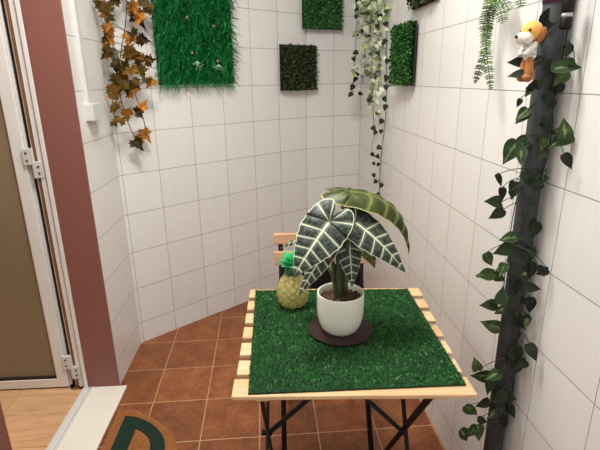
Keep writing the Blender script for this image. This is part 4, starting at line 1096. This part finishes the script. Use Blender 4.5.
# ------------------------------------------------------------------ leaves
def heart(m, P, d, L, mi=0, wide=.42, tilt=None, fold=.25, rr=random):
    """heart-shaped leaf with a fold along its midrib; P is the leaf's middle"""
    d = Vector(d).normalized(); P = Vector(P)
    n = Vector((-.12, -.85, .45)) + Vector((rr.uniform(-.35, .35), rr.uniform(-.2, .2), rr.uniform(-.4, .4)))
    n = (n - d * n.dot(d)).normalized(); b = n.cross(d); o = P - d * L * .5
    prof = [(-.06, .0), (-.10, .16), (-.04, .30), (.10, .40), (.28, .42), (.46, .36), (.64, .25), (.82, .11), (1.0, 0)]
    for s in (-1, 1):
        base = len(m.v)
        for t, w in prof:
            tm = max(0, t)
            bend = -n * (L * .14 * tm * tm)
            m.v.append(tuple(o + d * (L * tm) + bend)); m.v.append(tuple(o + d * (L * t) + b * (s * w * L * wide / .42) + bend + n * (fold * w * L)))
        for i in range(len(prof) - 1):
            q = [base + 2 * i, base + 2 * i + 1, base + 2 * i + 3, base + 2 * i + 2]; uv = [(prof[i][0], 0), (prof[i][0], s), (prof[i + 1][0], s), (prof[i + 1][0], 0)]
            if s < 0: q = q[::-1]; uv = uv[::-1]
            m.face(q, uv, mi)
    # one island: weld the two halves along the midrib
    nb = len(prof)
    a0, a1 = len(m.v) - 4 * nb, len(m.v) - 2 * nb
    for k in range(len(m.f) - (nb - 1), len(m.f)):
        m.f[k] = tuple(a0 + (i - a1) if (i >= a1 and (i - a1) % 2 == 0) else i for i in m.f[k])
    return o
MAPLE_OUT = [(0, -.0), (.10, -.02), (.30, -.16), (.26, -.02), (.44, .02), (.36, .14), (.56, .36), (.38, .36), (.36, .46), (.20, .40), (.24, .62), (.14, .62), (.0, 1.0)]
def maple(m, P, d, r, mi, rr):
    d = Vector(d).normalized(); P = Vector(P); n = Vector((rr.uniform(-.6, .6), -1, rr.uniform(-.3, .7))); n = (n - d * n.dot(d)).normalized(); b = n.cross(d)
    o = P - d * r * .35; S = r * 1.22; cu = rr.uniform(-.9, 1.1); c0 = len(m.v); fo = rr.uniform(-.2, .9)
    def pt(x, y): return tuple(o + b * (x * S) + d * (y * S) + n * (S * (fo * abs(x) * .8 - cu * y * y * .5)))
    m.v.append(pt(0, .28)); ring = []
    pts = [(x, y) for x, y in MAPLE_OUT] + [(-x, y) for x, y in MAPLE_OUT[-2:0:-1]]
    for x, y in pts: m.v.append(pt(x, y)); ring.append(len(m.v) - 1)
    for i in range(len(ring)): m.face((c0, ring[i], ring[(i + 1) % len(ring)]), None, mi)
    return o

# autumn maple garland
mg = thing('maple_garland', 'autumn maple leaf garland in orange and olive brown hanging in the left corner', 'garland', (-.66, 2.25, 1.1))
m = MB(); rr = random.Random(21); bases = []
for (x, y, z, dx, dy, dz, r, c) in MAPLE: bases.append(maple(m, (x, y, z), (dx, dy, dz), r, c, rr))
m.build('foliage', [M['maple'], M['maple2'], M['maple3'], M['maple4']], mg)
m = MB()
bz = sorted(bases, key=lambda p: -p.z)
def spine(z, ph): return Vector((-.665 + .05 * math.sin(z * 7 + ph) + (1.6 - z) * .05, 2.235 + .035 * math.cos(z * 9 + ph), z))
for ph in (0, 2.2):
    m.tube([spine(2.05 - i * .03, ph) for i in range(32)], .0022, 6)
for p in bases:
    q = min((spine(2.05 - i * .03, ph) for i in range(32) for ph in (0, 2.2)), key=lambda s: (s - p).length)
    m.tube(bez(q, (q + p) / 2 + Vector((0, 0, .01)), p, 4), .0013, 5)
m.build('stem', M['stem_brown'], mg, True)
m = MB(); m.tube([(-.66, 2.345, 2.05), (-.665, 2.27, 2.05), (-.665, 2.235, 2.052), (-.665, 2.225, 2.07)], .003, 8); m.build('hook', M['grey'], mg, True)

# pothos vine round the pipe
PIX, PIY, PIR = .600, 1.035, .0245
pv = thing('climbing_vine', 'artificial vine with green heart-shaped leaves wound around the dark pipe', 'vine', (PIX, PIY, .1))
m = MB(); rr = random.Random(4); ends = []
for (x, y, z, dx, dy, dz, L, s) in POTHOS:
    if s == 2: ends.append(heart(m, (x, y, z), (dx, dy, dz), L * .9, 0, .26, rr=rr))
    elif s == 0: ends.append(heart(m, (x, y, z), (dx, dy, dz), L * .82, 1, .34, rr=rr))
    else: ends.append(heart(m, (x, y, z), (dx, dy, dz), L * .86, 0, .37, rr=rr))
m.build('foliage', [M['poth'], M['poth_dark']], pv, True)
m = MB()
def helix(z, ph, k=1): return Vector((PIX + (PIR + .004) * math.cos(z * 9 * k + ph), PIY + (PIR + .004) * math.sin(z * 9 * k + ph), z))
HX = [[helix(1.9 - i * .015, 1.0) for i in range(118)], [helix(1.9 - i * .015, 3.6, -.8) for i in range(118)]]
for h in HX: m.tube(h, .0014, 6)
for p in ends:
    q = min((h for H_ in HX for h in H_), key=lambda s: (s - p).length + .25 * abs(s.z - p.z - .03))
    m.tube(bez(q, (q + p) / 2 + Vector((0, -.012, .03)), p, 6), .0010, 5)
m.build('stem', M['stem_green'], pv, True)

# pale ivy in the far corner
iv = thing('hanging_ivy', 'pale variegated ivy garland with trailing dark leaves hanging in the far corner', 'garland', (.48, 2.9, .95))
m = MB(); rr = random.Random(6); e2 = []
for (x, y, z, dx, dy, dz, L, s) in IVY: e2.append((heart(m, (x, y, z), (dx, dy, dz), L, s, .44, rr=rr), s))
m.build('foliage', [M['ivy_dark'], M['ivy_mid'], M['ivy_pale'], M['ivy_lime']], iv, True)
m = MB(); top = Vector((.49, 2.93, 2.05))
strands = IVY_STEMS
SP = []
for s in strands: l = smooth_line(s, 12); SP += l; m.tube(l, .0018, 6)
for p, s in e2:
    q = min(SP, key=lambda t: (t - p).length)
    if (q - p).length > .004: m.tube(bez(q, (q + p) / 2 + Vector((0, 0, .012)), p, 4), .001, 5)
m.build('stem', M['stem_green'], iv, True)
m = MB(); m.tube([(.49, 3.125, 2.04), (.49, 2.96, 2.04), (.49, 2.925, 2.045), (.49, 2.915, 2.065)], .004, 8); m.build('hook', M['grey'], iv, True)

# fern on the right wall
fe = thing('hanging_fern', 'green fern fronds hanging down the right wall left of the pipe', 'fern', (.57, 1.26, 1.4))
rr = random.Random(12)
for pts, L in FERN:
    m = MB(); st = MB(); l = smooth_line(pts, 24 if len(pts) > 3 else 14); n = len(l)
    st.tube(l, .0011, 5); dist = 0
    for i in range(1, n):
        dist += (l[i] - l[i - 1]).length
        while dist > .0062:
            dist -= .0062
            d = (l[i] - l[i - 1]).normalized(); f = i / n
            LL = 1.05 * L * min(1.05, .25 + 6 * (1 - f)) * rr.uniform(.85, 1.1)
            wn = Vector((-.45, -.88, .15)).normalized(); sd = d.cross(wn).normalized()
            for s in (-1, 1):
                a = (sd * s + d * .25 + wn * rr.uniform(-.25, .35)).normalized(); w = d * .0021
                m.poly([l[i] - w * .7, l[i] + a * LL * .5 - w, l[i] + a * LL + w * .6, l[i] + a * LL * .5 + w, l[i] + w * .7])
    fro = st.build('frond', M['stem_green'], fe, True); m.build('leaflets', M['fern'], fro)
m = MB(); m.tube([(.63, 1.25, 1.68), (.60, 1.25, 1.68), (.572, 1.25, 1.66), (.567, 1.25, 1.60)], .003, 8)
m.build('hook', M['grey'], fe, True)

# ------------------------------------------------------------------ green wall panels
def frame_on(P0, P1):
    """P0, P1: two plan points along the wall; returns along-vector, outward normal"""
    a = Vector((P1[0] - P0[0], P1[1] - P0[1], 0)); L = a.length; a.normalize()
    return a, Vector((a.y, -a.x, 0)), L
def panel(name, label, P0, P1, z0, z1, mat, seed, count, leaf=.011, depth=.026, back=.004):
    a, n, L = frame_on(P0, P1); o = Vector((P0[0], P0[1], 0)); rr = random.Random(seed)
    t = thing(name, label, 'wall panel', tuple(o + a * L / 2 + Vector((0, 0, z0))), 'green leaf panels on the tiled walls')
    g = MB(); Mx = Matrix(((a.x, n.x, 0, o.x), (a.y, n.y, 0, o.y), (0, 0, 1, 0), (0, 0, 0, 1)))
    k = max(4, round(L / .022)); kz = max(4, round((z1 - z0) / .022))
    for i in range(k + 1): x = L * i / k; g.box(x - .0016, back - .003, z0, x + .0016, back + .003, z1, Mx)
    for i in range(kz + 1): z = z0 + (z1 - z0) * i / kz; g.box(0, back - .003, z - .0016, L, back + .003, z + .0016, Mx)
    g.box(.001, back - .0045, z0 + .001, L - .001, back - .0025, z1 - .001, Mx)
    g.build('backing_grid', M['grid_dark'], t)
    f = MB()
    for i in range(count):
        ci, cj = rr.randrange(k), rr.randrange(kz)
        x = (ci + .5) * L / k + rr.gauss(0, .0055); z = z0 + (cj + .5) * (z1 - z0) / kz + rr.gauss(0, .0055)
        p = o + a * x + n * rr.uniform(back + .004, depth) + Vector((0, 0, z))
        d = (a * rr.uniform(-1, 1) + Vector((0, 0, 1)) * rr.uniform(-1, 1) + n * rr.uniform(.1, 1)).normalized()
        s = d.cross(n + a * rr.uniform(-.6, .6) + Vector((0, 0, rr.uniform(-.6, .6)))).normalized(); u = d.cross(s)
        l = leaf * rr.uniform(.7, 1.2); w = l * .36
        q = [p, p + d * l * .4 + s * w + u * w * .3, p + d * l, p + d * l * .4 - s * w + u * w * .3]
        b = len(f.v); f.v += [tuple(v) for v in q]; f.face((b, b + 1, b + 2)); f.face((b, b + 2, b + 3))
    f.build('foliage', mat, t)
    return t
panel('leaf_panel', 'small dark blackish green leaf panel on the end wall beside large grass panel', (.047, 2.882), (.270, 3.026), 1.295, 1.552, M['box_dark'], 1, 2600, .012, .028)
panel('leaf_panel', 'mid green square leaf panel at top of the end wall near the corner', (.188, 2.985), (.434, 3.085), 1.648, 1.90, M['box_mid'], 2, 3000, .013, .028)
panel('leaf_panel', 'narrow dark green bushy leaf panel on right wall beside hanging ivy', (.577, 2.245), (.598, 2.015), 1.330, 1.582, M['box_green'], 3, 4200, .014, .030)
panel('leaf_panel', 'blackish leaf panel at the top edge of the right wall', (.603, 2.10), (.613, 1.80), 1.632, 1.88, M['box_dark'], 4, 2600, .013, .034)

# large grass panel
P0, P1 = (-.553, 2.402), (-.213, 2.676)
a, n, L = frame_on(P0, P1); o = Vector((*P0, 0)); rr = random.Random(7)
gp = thing('grass_panel', 'large bright green artificial grass panel on the end wall', 'wall panel', tuple(o + a * L / 2 + Vector((0, 0, 1.34))), 'green leaf panels on the tiled walls')
m = MB(); Mx = Matrix(((a.x, n.x, 0, o.x), (a.y, n.y, 0, o.y), (0, 0, 1, 0), (0, 0, 0, 1))); m.box(0, -.004, 1.34, L, .005, 1.92, Mx); m.build('backing', M['turf_base'], gp)
m = MB()
for i in range(6500):
    x = rr.uniform(.0, L); z = rr.uniform(1.343, 1.915)
    p = o + a * x + n * .005 + Vector((0, 0, z)); A = rr.uniform(0, 2 * PI)
    out_ = rr.uniform(.25, .9); tang = a * math.cos(A) + Vector((0, 0, 1)) * (math.sin(A) - .15)
    d = (n * out_ + tang * .8).normalized(); l = rr.uniform(.03, .068)
    s = d.cross(n * .6 + tang.cross(n)).normalized() * rr.uniform(.0012, .0024); g = Vector((0, 0, -1)) * l * rr.uniform(.05, .3) + tang * l * .15
    p1, p2 = p + d * l * .55 + n * .004, p + d * l + g
    b = len(m.v); m.v += [tuple(v) for v in (p - s, p + s, p1 + s, p1 - s, p2)]
    m.face((b, b + 1, b + 2, b + 3)); m.face((b + 3, b + 2, b + 4))
gb = m.build('grass_blades', M['grass'], gp); gb['kind'] = 'stuff'
for fx, fz, mm in ((.315, 1.437, 'sprig'), (.19, 1.45, 'sprig'), (.165, 1.49, 'rose'), (.30, 1.62, 'rose'), (.15, 1.65, 'rose'), (.31, 1.455, 'rose')):
    m = MB(); c = o + a * fx + n * .052 + Vector((0, 0, fz))
    for k in range(7 if mm == 'sprig' else 5):
        A = PI * 1.15 + PI * .7 * k / 6 + rr.uniform(-.2, .2) if mm == 'sprig' else 2 * PI * k / 5
        e = c + (a * math.cos(A) + Vector((0, 0, math.sin(A)))) * (rr.uniform(.02, .042) if mm == 'sprig' else .004)
        m.tube([c, e], [.0012, .0006], 5); m.ball(e, .0016 if mm == 'sprig' else .0036, nu=8, nv=6)
    m.build('flower_sprig', M[mm], gp, True)

# ------------------------------------------------------------------ pipe with its strap and the small black lamp holder
pp = thing('drain_pipe', 'dark grey vertical drain pipe standing against the right tiled wall', 'pipe', (PIX, PIY, 0))
m = MB(); m.tube([(PIX, PIY, .0), (PIX, PIY, HT - .002)], PIR, 32); pipe = m.build('pipe', M['pipe'], pp, True)
for z in (1.72,):
    m = MB(); m.tube([(PIX, PIY, z - .012), (PIX, PIY, z + .012)], PIR + .0025, 32); m.box(PIX, PIY - .006, z - .008, PIX + .036, PIY + .006, z + .008); m.build('pipe_clip', M['pipe'], pp, True)
m = MB(); m.tube([(PIX, PIY, 1.508), (PIX, PIY, 1.56)], PIR + .0018, 32); m.build('purple_ribbon', M['purple'], pp, True)
lh = thing('lamp_holder', 'small black cylinder with a pale band hanging beside the pipe top', 'lamp holder', (.592, .975, 1.45))
m = MB(); m.lathe([(0, 0), (.010, 0), (.0115, .004), (.0115, .020), (.009, .024)], (.592, .975, 1.452), 24); m.build('bulb_cap', M['black'], lh, True)
m = MB(); m.tube([(.592, .975, 1.475), (.592, .975, 1.482)], .0098, 24); m.build('pale_band', M['grey'], lh, True)
m = MB(); m.lathe([(.009, .029), (.012, .033), (.012, .062), (.006, .070), (.003, .072)], (.592, .975, 1.452), 24); m.build('socket', M['black'], lh, True)
m = MB(); m.tube([(.592, .975, 1.52), (.592, .975, 1.7), (.593, .978, 2.0), (.593, .98, 2.598)], .0025, 8); m.build('cord', M['black'], lh, True)

# ------------------------------------------------------------------ plush dog tied to the pipe, facing left
dg = thing('plush_dog', 'small orange and white plush dog perched on the vine at the pipe', 'soft toy', (.548, 1.02, 1.38))
HC = Vector((.549, 1.015, 1.462))
m = MB(); m.ball(HC + Vector((.006, 0, .004)), (.027, .025, .025)); hd = m.build('head', M['plush_orange'], dg, True)
m = MB(); m.ball(HC + Vector((-.019, -.005, -.011)), (.019, .016, .0145)); m.ball(HC + Vector((-.012, -.016, -.012)), (.015, .011, .013)); m.build('muzzle', M['plush_white'], hd, True)
m = MB(); m.ball(HC + Vector((-.0375, -.007, -.008)), (.0042, .005, .004), nu=12, nv=8); m.build('nose', M['gasket'], hd, True)
for sy in (-1, 1):
    m = MB(); m.ball(HC + Vector((-.012, sy * .0215 - .001, .006)), .0036, nu=12, nv=8); m.build('eye', M['gasket'], hd, True)
    m = MB(); m.ball(HC + Vector((.021, sy * .021, -.008)), (.010, .006, .022), Matrix.Rotation(.35, 3, 'Y')); m.build('ear', M['plush_brown'], hd, True)
m = MB(); m.ball((.553, 1.012, 1.422), (.018, .017, .025)); m.build('body', M['plush_white'], dg, True)
m = MB()
for z in (1.415, 1.424, 1.433):
    m.tube([(.553 + .0185 * math.cos(A) * .97, 1.012 + .0175 * math.sin(A) * .97, z) for A in [2 * PI * k / 20 for k in range(21)]], .0018, 6)
m.build('shirt_stripe', M['grey'], dg, True)
for sy in (-1, 1):
    m = MB(); m.tube(bez((.560, 1.012 + sy * .014, 1.438), (.546, 1.012 + sy * .022, 1.428), (.535, 1.012 + sy * .012, 1.412), 8), [.007, .0072, .0075, .0075, .0075, .0072, .007, .0066, .006], 12)
    m.build('arm', M['plush_white'], dg, True)
    m = MB(); m.tube(bez((.553, 1.012 + sy * .010, 1.406), (.548, 1.012 + sy * .014, 1.388), (.553, 1.008 + sy * .013, 1.362), 8), [.008, .009, .0095, .010, .0105, .011, .012, .0125, .008], 12)
    m.ball((.546, 1.006 + sy * .013, 1.360), (.015, .011, .010), nu=14, nv=10); m.build('leg', M['plush_brown'], dg, True)
m = MB(); m.tube([(.560 + .012 * math.cos(A), 1.012 + .013 * math.sin(A), 1.443) for A in [2 * PI * k / 16 for k in range(17)]], .0045, 8); m.build('scarf', M['plush_brown'], dg, True)

dg.scale = (.8, .8, .86); dg.location = (.5365, 1.012, 1.377)

# ------------------------------------------------------------------ light
W = bpy.data.worlds.new('World'); SC.world = W; W.use_nodes = True
bg = W.node_tree.nodes['Background']; bg.inputs[0].default_value = (.93, .96, 1.0, 1); bg.inputs[1].default_value = .65
def area(name, loc, size, power, col, target):
    l = bpy.data.lights.new(name, 'AREA'); l.shape = 'RECTANGLE'; l.size, l.size_y = size; l.energy = power; l.color = col
    o = bpy.data.objects.new(name, l); C.objects.link(o); o.location = loc
    o.rotation_euler = (Vector(target) - Vector(loc)).to_track_quat('-Z', 'Y').to_euler(); return o
area('ceiling_lamp', (-.12, 1.15, HT - .03), (.45, .45), 33, (1.0, .985, .955), (-.12, 1.15, 0))
area('open_side', (0, -1.15, 1.7), (1.3, 1.5), 4, (.95, .97, 1.0), (0, 2, 1.0))
area('room_fill', (-1.9, 1.5, HT - .03), (.5, .5), 14, (1.0, .9, .78), (-1.9, 1.5, 0))  # unseen fill light added to brighten the indoor floor

# ------------------------------------------------------------------ camera
cam = bpy.data.cameras.new('camera'); co = bpy.data.objects.new('camera', cam); C.objects.link(co)
r_, u_, f_ = Vector((.9982912924, -.0571556361, -.0121543702)), Vector((.0288822147, .3018184566, .9529278236)), Vector((.0507967826, .9516505937, -.3029535184))
co.matrix_world = Matrix(((r_.x, u_.x, -f_.x, 0), (r_.y, u_.y, -f_.y, 0), (r_.z, u_.z, -f_.z, 1.365), (0, 0, 0, 1)))
cam.sensor_width = 36; cam.lens = 462.177 / 600 * 36; cam.clip_start = .02
SC.camera = co
SC.view_settings.view_transform = 'Standard'; SC.view_settings.look = 'None'; SC.view_settings.gamma = 1; SC.view_settings.exposure = .12
